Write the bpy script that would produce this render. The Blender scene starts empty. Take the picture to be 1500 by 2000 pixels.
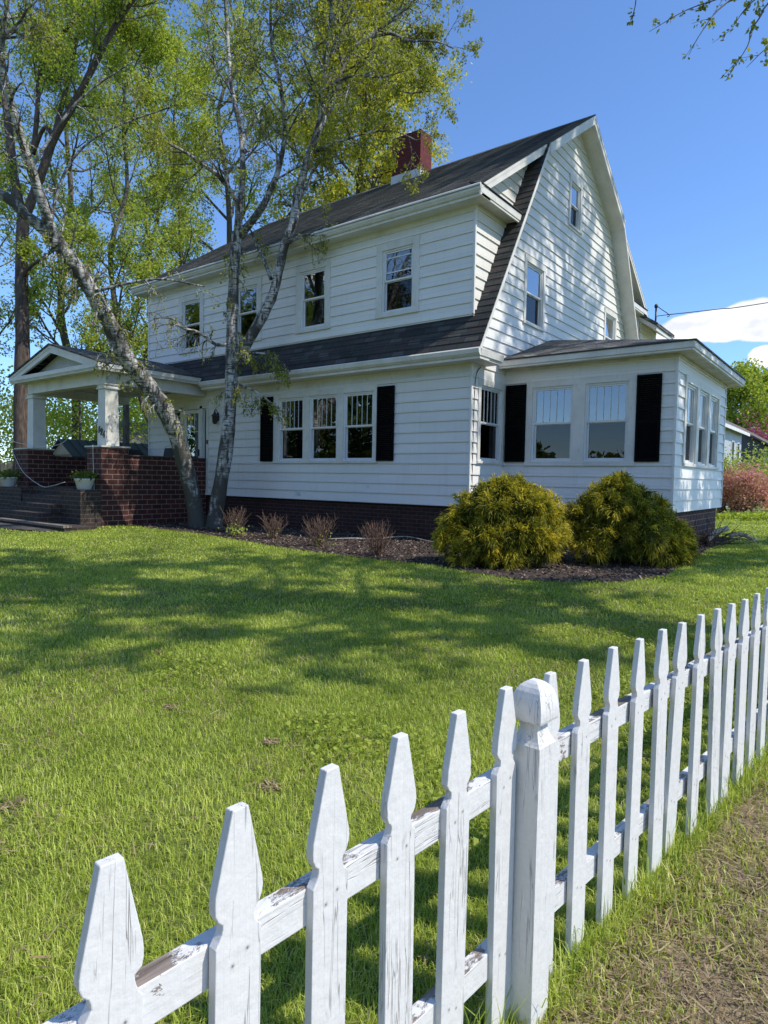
import bpy, math, random
import numpy as np
from mathutils import Vector

SC = bpy.context.scene
COL = SC.collection
R = math.radians
rng = np.random.default_rng(11)
random.seed(5)

# ------------------------------------------------------------------ camera
CAM = np.array([6.934, -11.983, 1.35]); FPX = 1253.1
YAW, PITCH, ROLL = -0.6548, -0.0509, 0.0184
_f = np.array([math.sin(YAW)*math.cos(PITCH), math.cos(YAW)*math.cos(PITCH), math.sin(PITCH)])
_r = np.array([math.cos(YAW), -math.sin(YAW), 0.0]); _u = np.cross(_r, _f)
cR = math.cos(ROLL)*_r + math.sin(ROLL)*_u
cU = -math.sin(ROLL)*_r + math.cos(ROLL)*_u
cF = _f
def at(px, py, depth):
    """a world point on a sight line of the photograph (1500x2000) at a depth along the view axis"""
    return CAM + depth*(cR*(px-750)/FPX - cU*(py-1000)/FPX + cF)

cam_d = bpy.data.cameras.new('camera'); cam = bpy.data.objects.new('camera', cam_d); COL.objects.link(cam)
from mathutils import Matrix
M3 = Matrix(((cR[0], cU[0], -cF[0]), (cR[1], cU[1], -cF[1]), (cR[2], cU[2], -cF[2])))
cam.matrix_world = Matrix.Translation(Vector(CAM)) @ M3.to_4x4()
cam_d.sensor_fit = 'VERTICAL'; cam_d.sensor_height = 36; cam_d.sensor_width = 27
cam_d.lens = FPX/2000*36
cam_d.clip_start = 0.05; cam_d.clip_end = 3000
SC.camera = cam

# ------------------------------------------------------------------ materials
def mat(name):
    m = bpy.data.materials.new(name); m.use_nodes = True
    nt = m.node_tree
    return m, nt, nt.nodes['Principled BSDF']
def N(nt, t, **kw):
    n = nt.nodes.new(t)
    for k, v in kw.items():
        if k in n.inputs: n.inputs[k].default_value = v
        else: setattr(n, k, v)
    return n
def L(nt, a, b): nt.links.new(a, b)
def ramp(nt, fac, stops, interp='LINEAR'):
    n = nt.nodes.new('ShaderNodeValToRGB'); n.color_ramp.interpolation = interp
    e = n.color_ramp.elements
    while len(e) < len(stops): e.new(0.5)
    for i, (p, c) in enumerate(stops):
        e[i].position = p; e[i].color = (*c, 1) if len(c) == 3 else c
    L(nt, fac, n.inputs['Fac']); return n.outputs['Color']
def mix(nt, fac, a, b, mode='MIX'):
    n = nt.nodes.new('ShaderNodeMix'); n.data_type = 'RGBA'; n.blend_type = mode
    for s, v in ((0, fac), (6, a), (7, b)):
        if hasattr(v, 'is_output'): L(nt, v, n.inputs[s])
        elif s == 0: n.inputs[0].default_value = v
        else: n.inputs[s].default_value = (*v, 1) if len(v) == 3 else v
    return n.outputs[2]
def noise(nt, vec, scale, detail=4, rough=0.55):
    n = N(nt, 'ShaderNodeTexNoise', Scale=scale, Detail=detail, Roughness=rough)
    if vec is not None: L(nt, vec, n.inputs['Vector'])
    return n.outputs['Fac']
def coord(nt, kind='Object', scale=None):
    c = nt.nodes.new('ShaderNodeTexCoord').outputs[kind]
    if scale:
        m = nt.nodes.new('ShaderNodeMapping'); m.inputs['Scale'].default_value = scale
        L(nt, c, m.inputs['Vector']); c = m.outputs['Vector']
    return c
def bump(nt, bsdf, h, strength=0.3, dist=0.01):
    b = N(nt, 'ShaderNodeBump', Strength=strength, Distance=dist)
    L(nt, h, b.inputs['Height']); L(nt, b.outputs['Normal'], bsdf.inputs['Normal'])
def geo_pos(nt, scale=None):
    c = nt.nodes.new('ShaderNodeNewGeometry').outputs['Position']
    if scale:
        m = nt.nodes.new('ShaderNodeMapping'); m.inputs['Scale'].default_value = scale
        L(nt, c, m.inputs['Vector']); c = m.outputs['Vector']
    return c

def m_plain(name, col, rough=0.6, var=0.12, scale=3, metal=0, bmp=0.0):
    m, nt, b = mat(name)
    p = geo_pos(nt)
    n = noise(nt, p, scale, 5)
    lo = tuple(c*(1-var) for c in col); hi = tuple(min(1, c*(1+var)) for c in col)
    L(nt, ramp(nt, n, [(0.3, lo), (0.7, hi)]), b.inputs['Base Color'])
    b.inputs['Roughness'].default_value = rough; b.inputs['Metallic'].default_value = metal
    if bmp: bump(nt, b, noise(nt, p, scale*12, 3), bmp, 0.005)
    return m

def m_siding():
    m, nt, b = mat('painted_siding')
    p = geo_pos(nt)
    big = noise(nt, geo_pos(nt, (0.6, 0.6, 1.6)), 1.3, 5)
    streak = noise(nt, geo_pos(nt, (5, 5, 0.5)), 2.0, 4)
    c = ramp(nt, big, [(0.25, (0.76, 0.735, 0.69)), (0.65, (0.81, 0.79, 0.75))])
    s = ramp(nt, streak, [(0.52, (1, 1, 1)), (0.8, (0.92, 0.91, 0.87))])
    c = mix(nt, 0.8, c, s, 'MULTIPLY')
    uv = nt.nodes.new('ShaderNodeTexCoord').outputs['UV']; mp = nt.nodes.new('ShaderNodeMapping'); mp.inputs['Location'].default_value = (1.3, -0.79+.232*4, 0); L(nt, uv, mp.inputs['Vector'])
    t = N(nt, 'ShaderNodeTexBrick', Scale=1.0); t.offset = 0.37; t.inputs['Brick Width'].default_value = 3.1; t.inputs['Row Height'].default_value = 0.232; t.inputs['Mortar Size'].default_value = 0.0016; t.inputs['Mortar Smooth'].default_value = 0.0
    t.inputs['Color1'].default_value = (.96, .96, .96, 1); t.inputs['Color2'].default_value = (1.03, 1.03, 1.03, 1); t.inputs['Mortar'].default_value = (.55, .55, .55, 1); L(nt, mp.outputs['Vector'], t.inputs['Vector'])
    c = mix(nt, 1.0, c, t.outputs['Color'], 'MULTIPLY')
    L(nt, c, b.inputs['Base Color']); b.inputs['Roughness'].default_value = 0.5
    bump(nt, b, noise(nt, geo_pos(nt, (3, 3, 40)), 4, 3), 0.12, 0.003)
    return m

def m_trim():
    m, nt, b = mat('white_trim')
    p = geo_pos(nt)
    n1 = noise(nt, p, 2.5, 6)
    n2 = noise(nt, geo_pos(nt, (6, 6, 2)), 3.0, 5)
    c = ramp(nt, n1, [(0.3, (0.62, 0.60, 0.545)), (0.62, (0.74, 0.72, 0.67))])
    s = ramp(nt, n2, [(0.58, (1, 1, 1)), (0.72, (0.78, 0.75, 0.68))])
    c = mix(nt, 0.7, c, s, 'MULTIPLY')
    L(nt, c, b.inputs['Base Color']); b.inputs['Roughness'].default_value = 0.55
    return m

def m_brick(name, c1, c2, mortar, w=0.21, h=0.072, ms=0.006, var=None):
    m, nt, b = mat(name)
    uv = nt.nodes.new('ShaderNodeTexCoord').outputs['UV']
    t = N(nt, 'ShaderNodeTexBrick', Scale=1.0)
    t.offset = 0.5
    t.inputs['Brick Width'].default_value = w; t.inputs['Row Height'].default_value = h
    t.inputs['Mortar Size'].default_value = ms; t.inputs['Mortar Smooth'].default_value = 0.2
    t.inputs['Color1'].default_value = (*c1, 1); t.inputs['Color2'].default_value = (*c2, 1); t.inputs['Mortar'].default_value = (*mortar, 1)
    t.inputs['Bias'].default_value = 0.0
    L(nt, uv, t.inputs['Vector'])
    n = noise(nt, geo_pos(nt), 5, 6)
    c = mix(nt, 0.6, t.outputs['Color'], ramp(nt, n, [(0.3, (0.6, 0.6, 0.6)), (0.7, (1.25, 1.2, 1.15))]), 'MULTIPLY')
    L(nt, c, b.inputs['Base Color']); b.inputs['Roughness'].default_value = 0.85
    inv = N(nt, 'ShaderNodeMath', operation='MULTIPLY'); inv.inputs[1].default_value = -1
    L(nt, t.outputs['Fac'], inv.inputs[0])
    ad = N(nt, 'ShaderNodeMath', operation='MULTIPLY_ADD'); ad.inputs[1].default_value = 0.4
    L(nt, noise(nt, geo_pos(nt), 60, 3), ad.inputs[0]); L(nt, inv.outputs[0], ad.inputs[2])
    bump(nt, b, ad.outputs[0], 0.6, 0.008)
    return m

def m_shingle(name, w, h, pal, ms=0.006):
    m, nt, b = mat(name)
    uv = nt.nodes.new('ShaderNodeTexCoord').outputs['UV']
    t = N(nt, 'ShaderNodeTexBrick', Scale=1.0); t.offset = 0.37; t.squash = 1.0
    t.inputs['Brick Width'].default_value = w; t.inputs['Row Height'].default_value = h
    t.inputs['Mortar Size'].default_value = ms; t.inputs['Mortar Smooth'].default_value = 0.1
    t.inputs['Color1'].default_value = (0, 0, 0, 1); t.inputs['Color2'].default_value = (1, 1, 1, 1); t.inputs['Mortar'].default_value = (0.5, 0.5, 0.5, 1)
    L(nt, uv, t.inputs['Vector'])
    c = ramp(nt, t.outputs['Color'], [(i/(len(pal)-1), p) for i, p in enumerate(pal)])
    n = noise(nt, geo_pos(nt), 120, 2)
    n2 = noise(nt, geo_pos(nt), 1.6, 5)
    c = mix(nt, 0.7, c, ramp(nt, n, [(0.3, (0.55, 0.55, 0.55)), (0.7, (1.5, 1.5, 1.5))]), 'MULTIPLY')
    c = mix(nt, 0.6, c, ramp(nt, n2, [(0.3, (0.7, 0.72, 0.68)), (0.7, (1.3, 1.28, 1.25))]), 'MULTIPLY')
    c = mix(nt, t.outputs['Fac'], c, (0.012, 0.012, 0.012))
    L(nt, c, b.inputs['Base Color']); b.inputs['Roughness'].default_value = 0.8
    b.inputs['Specular IOR Level'].default_value = 0.35
    inv = N(nt, 'ShaderNodeMath', operation='MULTIPLY'); inv.inputs[1].default_value = -1
    L(nt, t.outputs['Fac'], inv.inputs[0])
    ad = N(nt, 'ShaderNodeMath', operation='MULTIPLY_ADD'); ad.inputs[1].default_value = 0.5
    L(nt, noise(nt, geo_pos(nt), 90, 2), ad.inputs[0]); L(nt, inv.outputs[0], ad.inputs[2])
    bump(nt, b, ad.outputs[0], 0.5, 0.01)
    return m

def m_glass(name, tint, refl):
    m, nt, b = mat(name)
    nt.nodes.remove(b)
    out = nt.nodes['Material Output']
    tr = N(nt, 'ShaderNodeBsdfTransparent'); tr.inputs['Color'].default_value = (*tint, 1)
    gl = N(nt, 'ShaderNodeBsdfGlossy', Roughness=0.004); gl.inputs['Color'].default_value = (1, 1, 1, 1)
    fr = N(nt, 'ShaderNodeFresnel', IOR=1.5)
    bm = N(nt, 'ShaderNodeBump', Strength=0.10, Distance=0.02)
    L(nt, noise(nt, geo_pos(nt), 1.7, 2), bm.inputs['Height']); L(nt, bm.outputs['Normal'], gl.inputs['Normal'])
    k = N(nt, 'ShaderNodeMath', operation='MULTIPLY_ADD'); k.inputs[1].default_value = refl; k.inputs[2].default_value = 0.06*refl
    L(nt, fr.outputs['Fac'], k.inputs[0])
    mx = nt.nodes.new('ShaderNodeMixShader'); L(nt, k.outputs[0], mx.inputs[0]); L(nt, tr.outputs[0], mx.inputs[1]); L(nt, gl.outputs[0], mx.inputs[2])
    L(nt, mx.outputs[0], out.inputs['Surface'])
    return m

def m_leaf(name, pal, transl=0.4, rough=0.55, spec=0.3):
    """leaves: colour picked per leaf, part of the light goes through"""
    m, nt, b = mat(name)
    a = N(nt, 'ShaderNodeAttribute', attribute_name='rnd')
    c = ramp(nt, a.outputs['Fac'], [(i/(len(pal)-1), p) for i, p in enumerate(pal)])
    L(nt, c, b.inputs['Base Color']); b.inputs['Roughness'].default_value = rough
    b.inputs['Specular IOR Level'].default_value = spec
    out = nt.nodes['Material Output']
    t = N(nt, 'ShaderNodeBsdfTranslucent')
    L(nt, mix(nt, 1.0, c, (1.25, 1.2, 0.6), 'MULTIPLY'), t.inputs['Color'])
    mx = nt.nodes.new('ShaderNodeMixShader'); mx.inputs[0].default_value = transl
    L(nt, b.outputs[0], mx.inputs[1]); L(nt, t.outputs[0], mx.inputs[2]); L(nt, mx.outputs[0], out.inputs['Surface'])
    return m

def m_birch():
    m, nt, b = mat('birch_bark')
    ob = geo_pos(nt, (1, 1, 1))
    big = noise(nt, geo_pos(nt, (1.6, 1.6, 0.9)), 1.6, 5, 0.6)
    lent = noise(nt, geo_pos(nt, (5, 5, 34)), 1.0, 4, 0.6)
    crack = noise(nt, geo_pos(nt, (9, 9, 2.2)), 1.3, 5, 0.65)
    white = ramp(nt, noise(nt, ob, 9, 4), [(0.3, (0.34, 0.325, 0.30)), (0.7, (0.66, 0.645, 0.61))])
    c = mix(nt, ramp(nt, lent, [(0.40, (1, 1, 1)), (0.50, (0, 0, 0))]), white, (0.07, 0.063, 0.056))
    c = mix(nt, ramp(nt, crack, [(0.42, (1, 1, 1)), (0.52, (0, 0, 0))]), c, (0.05, 0.045, 0.04))
    sz = nt.nodes.new('ShaderNodeSeparateXYZ'); L(nt, ob, sz.inputs[0])
    low = nt.nodes.new('ShaderNodeMapRange'); low.inputs['From Min'].default_value = 0.2; low.inputs['From Max'].default_value = 3.2; low.inputs['To Min'].default_value = 0.13; low.inputs['To Max'].default_value = 0.0
    L(nt, sz.outputs['Z'], low.inputs['Value'])
    bg2 = N(nt, 'ShaderNodeMath', operation='ADD'); L(nt, big, bg2.inputs[0]); L(nt, low.outputs['Result'], bg2.inputs[1])   # old rough bark at the foot of a birch
    c = mix(nt, ramp(nt, bg2.outputs[0], [(0.47, (0, 0, 0)), (0.61, (1, 1, 1))]), c, (0.065, 0.06, 0.048))
    L(nt, c, b.inputs['Base Color']); b.inputs['Roughness'].default_value = 0.8
    ad = N(nt, 'ShaderNodeMath', operation='ADD'); L(nt, crack, ad.inputs[0]); L(nt, lent, ad.inputs[1])
    bump(nt, b, ad.outputs[0], 0.7, 0.03)
    return m
def m_bark(name, a, c2):
    m, nt, b = mat(name)
    crack = noise(nt, geo_pos(nt, (9, 9, 1.6)), 1.6, 6, 0.65)
    n2 = noise(nt, geo_pos(nt), 1.5, 4)
    c = ramp(nt, crack, [(0.35, a), (0.65, c2)])
    c = mix(nt, 0.5, c, ramp(nt, n2, [(0.3, (0.6, 0.6, 0.6)), (0.7, (1.4, 1.35, 1.3))]), 'MULTIPLY')
    L(nt, c, b.inputs['Base Color']); b.inputs['Roughness'].default_value = 0.9
    bump(nt, b, crack, 0.8, 0.03)
    return m

def m_paint(name, lo, seed=0.0):
    """old white paint on wood: cracks along the grain, peeling down to grey-brown wood"""
    m, nt, b = mat(name)
    oi = nt.nodes.new('ShaderNodeObjectInfo')
    tc = nt.nodes.new('ShaderNodeTexCoord').outputs['Object']
    ad = nt.nodes.new('ShaderNodeVectorMath'); ad.operation = 'MULTIPLY_ADD'
    cv = nt.nodes.new('ShaderNodeCombineXYZ')
    for i in range(3): L(nt, oi.outputs['Random'], cv.inputs[i])
    L(nt, cv.outputs[0], ad.inputs[0]); ad.inputs[1].default_value = (37, 53, 71); L(nt, tc, ad.inputs[2])
    P = ad.outputs[0]
    def sc(s):
        mp = nt.nodes.new('ShaderNodeMapping'); mp.inputs['Scale'].default_value = s; L(nt, P, mp.inputs['Vector']); return mp.outputs['Vector']
    ax = lo
    grain = noise(nt, sc((90, 90, 4) if ax == 'z' else (90, 4, 90)), 1.0, 4, 0.6)
    crack = noise(nt, sc((40, 40, 1.6) if ax == 'z' else (40, 1.6, 40)), 1.0, 3, 0.5)
    patch = noise(nt, sc((7, 7, 4) if ax == 'z' else (7, 4, 7)), 1.0, 7, 0.75)
    fine = noise(nt, P, 60, 4)
    white = ramp(nt, fine, [(0.3, (0.69, 0.68, 0.66)), (0.7, (0.745, 0.735, 0.715))])
    wood = ramp(nt, grain, [(0.3, (0.10, 0.075, 0.055)), (0.7, (0.34, 0.28, 0.24))])
    # cracks: narrow band of a stretched noise
    d = N(nt, 'ShaderNodeMath', operation='SUBTRACT'); L(nt, crack, d.inputs[0]); d.inputs[1].default_value = 0.5
    ab = N(nt, 'ShaderNodeMath', operation='ABSOLUTE'); L(nt, d.outputs[0], ab.inputs[0])
    line = ramp(nt, ab.outputs[0], [(0.0, (1, 1, 1)), (0.012, (0, 0, 0))])
    brk = ramp(nt, noise(nt, sc((9, 9, 3) if ax == 'z' else (9, 3, 9)), 1.0, 3), [(0.50, (0, 0, 0)), (0.60, (1, 1, 1))])
    line = mix(nt, 1.0, line, brk, 'MULTIPLY')
    th = 0.68 if seed == 0 else 0.60
    pm = ramp(nt, patch, [(th, (0, 0, 0)), (th+0.02, (1, 1, 1))])
    if seed:      # rails: the weather-facing top has lost most of its paint
        g = nt.nodes.new('ShaderNodeNewGeometry'); sx = nt.nodes.new('ShaderNodeSeparateXYZ'); L(nt, g.outputs['Normal'], sx.inputs[0])
        up = ramp(nt, sx.outputs['Z'], [(0.5, (0, 0, 0)), (0.9, (1, 1, 1))])
        pm2 = ramp(nt, patch, [(0.49, (0, 0, 0)), (0.53, (1, 1, 1))])
        pm = mix(nt, up, mix(nt, 1.0, pm, (0.9, 0.9, 0.9), 'MULTIPLY'), pm2)
    c = mix(nt, pm, white, wood)
    c = mix(nt, line, c, (0.42, 0.40, 0.38))
    if seed == 0:
        for yy, zz in ((.017, -.246), (-.013, -.262), (.014, -.735), (-.015, -.722)):
            vm = nt.nodes.new('ShaderNodeVectorMath'); vm.operation = 'MULTIPLY'; L(nt, tc, vm.inputs[0]); vm.inputs[1].default_value = (0, 1, 1)
            ds = nt.nodes.new('ShaderNodeVectorMath'); ds.operation = 'DISTANCE'; L(nt, vm.outputs[0], ds.inputs[0]); ds.inputs[1].default_value = (0, yy, zz)
            c = mix(nt, ramp(nt, ds.outputs['Value'], [(.0026, (1, 1, 1)), (.0042, (0, 0, 0))]), c, (0.07, 0.055, 0.05))
    L(nt, c, b.inputs['Base Color']); b.inputs['Roughness'].default_value = 0.55
    h = N(nt, 'ShaderNodeMath', operation='MULTIPLY_ADD'); L(nt, grain, h.inputs[0]); h.inputs[1].default_value = 0.35
    sub = N(nt, 'ShaderNodeMath', operation='MULTIPLY_ADD'); L(nt, pm, sub.inputs[0]); sub.inputs[1].default_value = -1.0
    sub2 = N(nt, 'ShaderNodeMath', operation='MULTIPLY_ADD'); L(nt, line, sub2.inputs[0]); sub2.inputs[1].default_value = -0.8
    L(nt, noise(nt, P, 25, 4), sub.inputs[2]); L(nt, sub.outputs[0], sub2.inputs[2]); L(nt, sub2.outputs[0], h.inputs[2])
    bump(nt, b, h.outputs[0], 0.65, 0.005)
    return m

def m_ground():
    m, nt, b = mat('ground_soil_and_turf')
    p = geo_pos(nt)
    n1 = noise(nt, p, 0.35, 5); n2 = noise(nt, p, 30, 5); n3 = noise(nt, p, 3.0, 5)
    green = ramp(nt, n2, [(0.3, (0.075, 0.10, 0.018)), (0.7, (0.18, 0.22, 0.04))])
    dry = ramp(nt, n2, [(0.3, (0.16, 0.125, 0.075)), (0.7, (0.38, 0.31, 0.19))])
    bare = ramp(nt, n3, [(0.62, (0, 0, 0)), (0.72, (1, 1, 1))])
    lawn = mix(nt, bare, green, dry)
    # the strip outside the fence is worn, dry turf: x - 0.1205*y > limit
    sx = nt.nodes.new('ShaderNodeSeparateXYZ'); L(nt, p, sx.inputs[0])
    k = N(nt, 'ShaderNodeMath', operation='MULTIPLY_ADD'); L(nt, sx.outputs['Y'], k.inputs[0]); k.inputs[1].default_value = -0.1205; L(nt, sx.outputs['X'], k.inputs[2])
    w = N(nt, 'ShaderNodeMath', operation='MULTIPLY_ADD'); L(nt, n3, w.inputs[0]); w.inputs[1].default_value = 0.3; L(nt, k.outputs[0], w.inputs[2])
    verge = ramp(nt, w.outputs[0], [(0.0, (0, 0, 0)), (1.0, (1, 1, 1))])
    mr = nt.nodes.new('ShaderNodeMapRange'); mr.inputs['From Min'].default_value = 7.55; mr.inputs['From Max'].default_value = 7.75
    L(nt, w.outputs[0], mr.inputs['Value'])
    mr2 = nt.nodes.new('ShaderNodeMapRange'); mr2.inputs['From Min'].default_value = 9.6; mr2.inputs['From Max'].default_value = 10.2; mr2.inputs['To Min'].default_value = 1.0; mr2.inputs['To Max'].default_value = 0.0
    L(nt, w.outputs[0], mr2.inputs['Value'])
    band = N(nt, 'ShaderNodeMath', operation='MULTIPLY'); L(nt, mr.outputs['Result'], band.inputs[0]); L(nt, mr2.outputs['Result'], band.inputs[1])
    soil = mix(nt, ramp(nt, n3, [(0.45, (0, 0, 0)), (0.6, (1, 1, 1))]), dry, ramp(nt, n2, [(0.3, (0.12, 0.09, 0.062)), (0.7, (0.34, 0.265, 0.19))]))
    c = mix(nt, band.outputs[0], lawn, soil)
    L(nt, c, b.inputs['Base Color']); b.inputs['Roughness'].default_value = 0.95
    bump(nt, b, n2, 0.8, 0.03)
    return m

M = {}
M['siding'] = m_siding(); M['trim'] = m_trim()
M['sash'] = m_plain('white_window_frame', (0.74, 0.74, 0.73), 0.4, 0.06, 4)
M['soffit'] = m_plain('weathered_cream_soffit', (0.60, 0.58, 0.50), 0.7, 0.2, 3)
M['brick'] = m_brick('dark_red_brick', (0.085, 0.020, 0.016), (0.045, 0.013, 0.012), (0.26, 0.19, 0.15), w=0.30, h=0.135, ms=0.010)
M['brick_found'] = m_brick('dark_foundation_brick', (0.05, 0.017, 0.014), (0.03, 0.012, 0.011), (0.10, 0.07, 0.06), w=0.25, h=0.09, ms=0.007)
M['brick_old'] = m_brick('old_dark_brick', (0.055, 0.034, 0.027), (0.03, 0.021, 0.018), (0.10, 0.085, 0.075), w=0.3, h=0.11, ms=0.012)
M['brick_chim'] = m_brick('chimney_red_brick', (0.19, 0.022, 0.022), (0.11, 0.014, 0.014), (0.06, 0.022, 0.02), ms=0.009)
M['shingle'] = m_shingle('slate_shingle', 0.34, 0.14, [(0.022, 0.024, 0.025), (0.05, 0.05, 0.05), (0.055, 0.043, 0.042), (0.034, 0.042, 0.04), (0.085, 0.082, 0.08)])
M['shingle_top'] = m_shingle('asphalt_shingle', 0.30, 0.13, [(0.035, 0.035, 0.036), (0.14, 0.137, 0.13), (0.065, 0.064, 0.063), (0.24, 0.235, 0.22)], ms=.012)
M['black'] = m_plain('black_shutter_paint', (0.0035, 0.0035, 0.004), 0.75, 0.2, 4)
M['black'].node_tree.nodes['Principled BSDF'].inputs['Specular IOR Level'].default_value = 0.08
M['dark'] = m_plain('dark_interior', (0.03, 0.028, 0.026), 0.9, 0.2, 1)
M['glass'] = m_glass('window_glass', (0.75, 0.78, 0.78), 2.2)
M['screen'] = m_glass('screened_glass', (0.30, 0.31, 0.32), 0.55)
M['curtain'] = m_plain('pale_curtain', (0.42, 0.41, 0.39), 0.9, 0.15, 6)
M['metal'] = m_plain('grey_flashing', (0.66, 0.68, 0.70), 0.5, 0.1, 4)
M['iron'] = m_plain('dark_metal', (0.03, 0.03, 0.03), 0.5, 0.2, 6)
M['pot'] = m_plain('white_planter', (0.72, 0.72, 0.70), 0.4, 0.06, 6)
M['cable'] = m_plain('white_cord', (0.6, 0.6, 0.58), 0.6, 0.05, 6)
M['wire'] = m_plain('black_wire', (0.03, 0.03, 0.035), 0.6, 0.05, 6)
M['tealroof'] = m_plain('teal_metal_roof', (0.018, 0.035, 0.045), 0.45, 0.1, 2)
M['cover'] = m_plain('navy_cover', (0.015, 0.018, 0.028), 0.7, 0.2, 3)
M['beige'] = m_plain('beige_cladding', (0.40, 0.34, 0.27), 0.7, 0.1, 4)
M['birch'] = m_birch()
M['bark'] = m_bark('brown_bark', (0.04, 0.03, 0.024), (0.15, 0.11, 0.09))
M['bark_grey'] = m_bark('grey_bark', (0.05, 0.045, 0.038), (0.16, 0.14, 0.115))
M['twig'] = m_bark('reddish_twig', (0.09, 0.055, 0.04), (0.24, 0.15, 0.11))
M['log'] = m_bark('pale_cut_log', (0.20, 0.17, 0.13), (0.50, 0.45, 0.37))
M['leaf_birch'] = m_leaf('birch_leaf', [(0.12, 0.145, 0.018), (0.23, 0.265, 0.03), (0.35, 0.385, 0.05), (0.48, 0.50, 0.09)], 0.5)
M['leaf_maple'] = m_leaf('maple_leaf', [(0.25, 0.29, 0.035), (0.43, 0.45, 0.055), (0.58, 0.55, 0.075), (0.67, 0.61, 0.11)], 0.5)
M['leaf_spring'] = m_leaf('spring_leaf', [(0.17, 0.23, 0.03), (0.30, 0.385, 0.055), (0.43, 0.505, 0.085), (0.54, 0.60, 0.14)], 0.5)
M['leaf_dark'] = m_leaf('dense_leaf', [(0.05, 0.08, 0.014), (0.10, 0.15, 0.022), (0.17, 0.23, 0.035), (0.26, 0.31, 0.055)], 0.4)
M['cypress'] = m_leaf('golden_cypress', [(0.03, 0.045, 0.009), (0.13, 0.155, 0.018), (0.37, 0.34, 0.03), (0.74, 0.60, 0.06)], 0.38, 0.6, 0.3)
M['grass'] = m_leaf('grass_blade', [(0.075, 0.12, 0.016), (0.235, 0.325, 0.040), (0.46, 0.56, 0.085), (0.68, 0.74, 0.20), (0.68, 0.60, 0.34)], 0.38, 0.5, 0.3)
M['straw'] = m_leaf('dry_straw', [(0.16, 0.12, 0.07), (0.30, 0.23, 0.13), (0.42, 0.34, 0.20), (0.24, 0.15, 0.085)], 0.15, 0.7, 0.2)
M['chips'] = m_leaf('bark_chip', [(0.025, 0.018, 0.015), (0.07, 0.05, 0.04), (0.16, 0.115, 0.092), (0.34, 0.26, 0.215)], 0.0, 0.9, 0.2)
M['azalea'] = m_leaf('azalea_leaf', [(0.27, 0.19, 0.08), (0.48, 0.27, 0.20), (0.64, 0.32, 0.35), (0.76, 0.47, 0.52)], 0.45)
M['redbud'] = m_leaf('redbud_blossom', [(0.22, 0.04, 0.10), (0.40, 0.09, 0.21), (0.5, 0.16, 0.30), (0.14, 0.06, 0.06)], 0.35)
M['forsythia'] = m_leaf('light_shrub_leaf', [(0.18, 0.24, 0.04), (0.32, 0.40, 0.08), (0.44, 0.52, 0.13), (0.54, 0.58, 0.20)], 0.45)
M['paint'] = m_paint('weathered_white_paint', 'z')
M['paint_rail'] = m_paint('peeling_white_paint', 'y', 1.0)
M['ground'] = m_ground()
M['mulchbase'] = m_plain('mulch_bed', (0.05, 0.036, 0.028), 0.95, 0.4, 12, 0, 0.6)
M['paver'] = m_plain('walk_stone', (0.07, 0.06, 0.053), 0.9, 0.5, 3, 0, 0.6)
M['rowlock'] = m_brick('pale_edge_brick', (0.30, 0.25, 0.21), (0.20, 0.17, 0.15), (0.07, 0.06, 0.05), w=0.085, h=0.3, ms=0.012)
M['garage'] = m_plain('garage_siding', (0.55, 0.52, 0.50), 0.7, 0.08, 4)
M['stockade'] = m_bark('stockade_board', (0.22, 0.18, 0.12), (0.42, 0.36, 0.26))
M['nbr_blue'] = m_plain('slate_blue_siding', (0.075, 0.08, 0.10), 0.7, 0.1, 2)
M['nbr_grey'] = m_plain('grey_neighbour_siding', (0.42, 0.45, 0.48), 0.7, 0.06, 2)
M['nbr_roof'] = m_plain('brown_roof', (0.13, 0.10, 0.085), 0.9, 0.15, 8)
M['nbr_roof2'] = m_plain('grey_roof', (0.17, 0.17, 0.17), 0.9, 0.15, 8)

# ------------------------------------------------------------------ object helpers
def link(o, parent=None):
    COL.objects.link(o)
    if parent is not None: o.parent = parent
    return o
def empty(name, loc=(0, 0, 0), rz=0.0):
    o = bpy.data.objects.new(name, None); o.location = loc; o.rotation_euler = (0, 0, rz)
    o.empty_display_size = 0.2
    return link(o)
def tag(o, label=None, cat=None, group=None, kind=None):
    if label: o['label'] = label
    if cat: o['category'] = cat
    if group: o['group'] = group
    if kind: o['kind'] = kind
    return o

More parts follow.
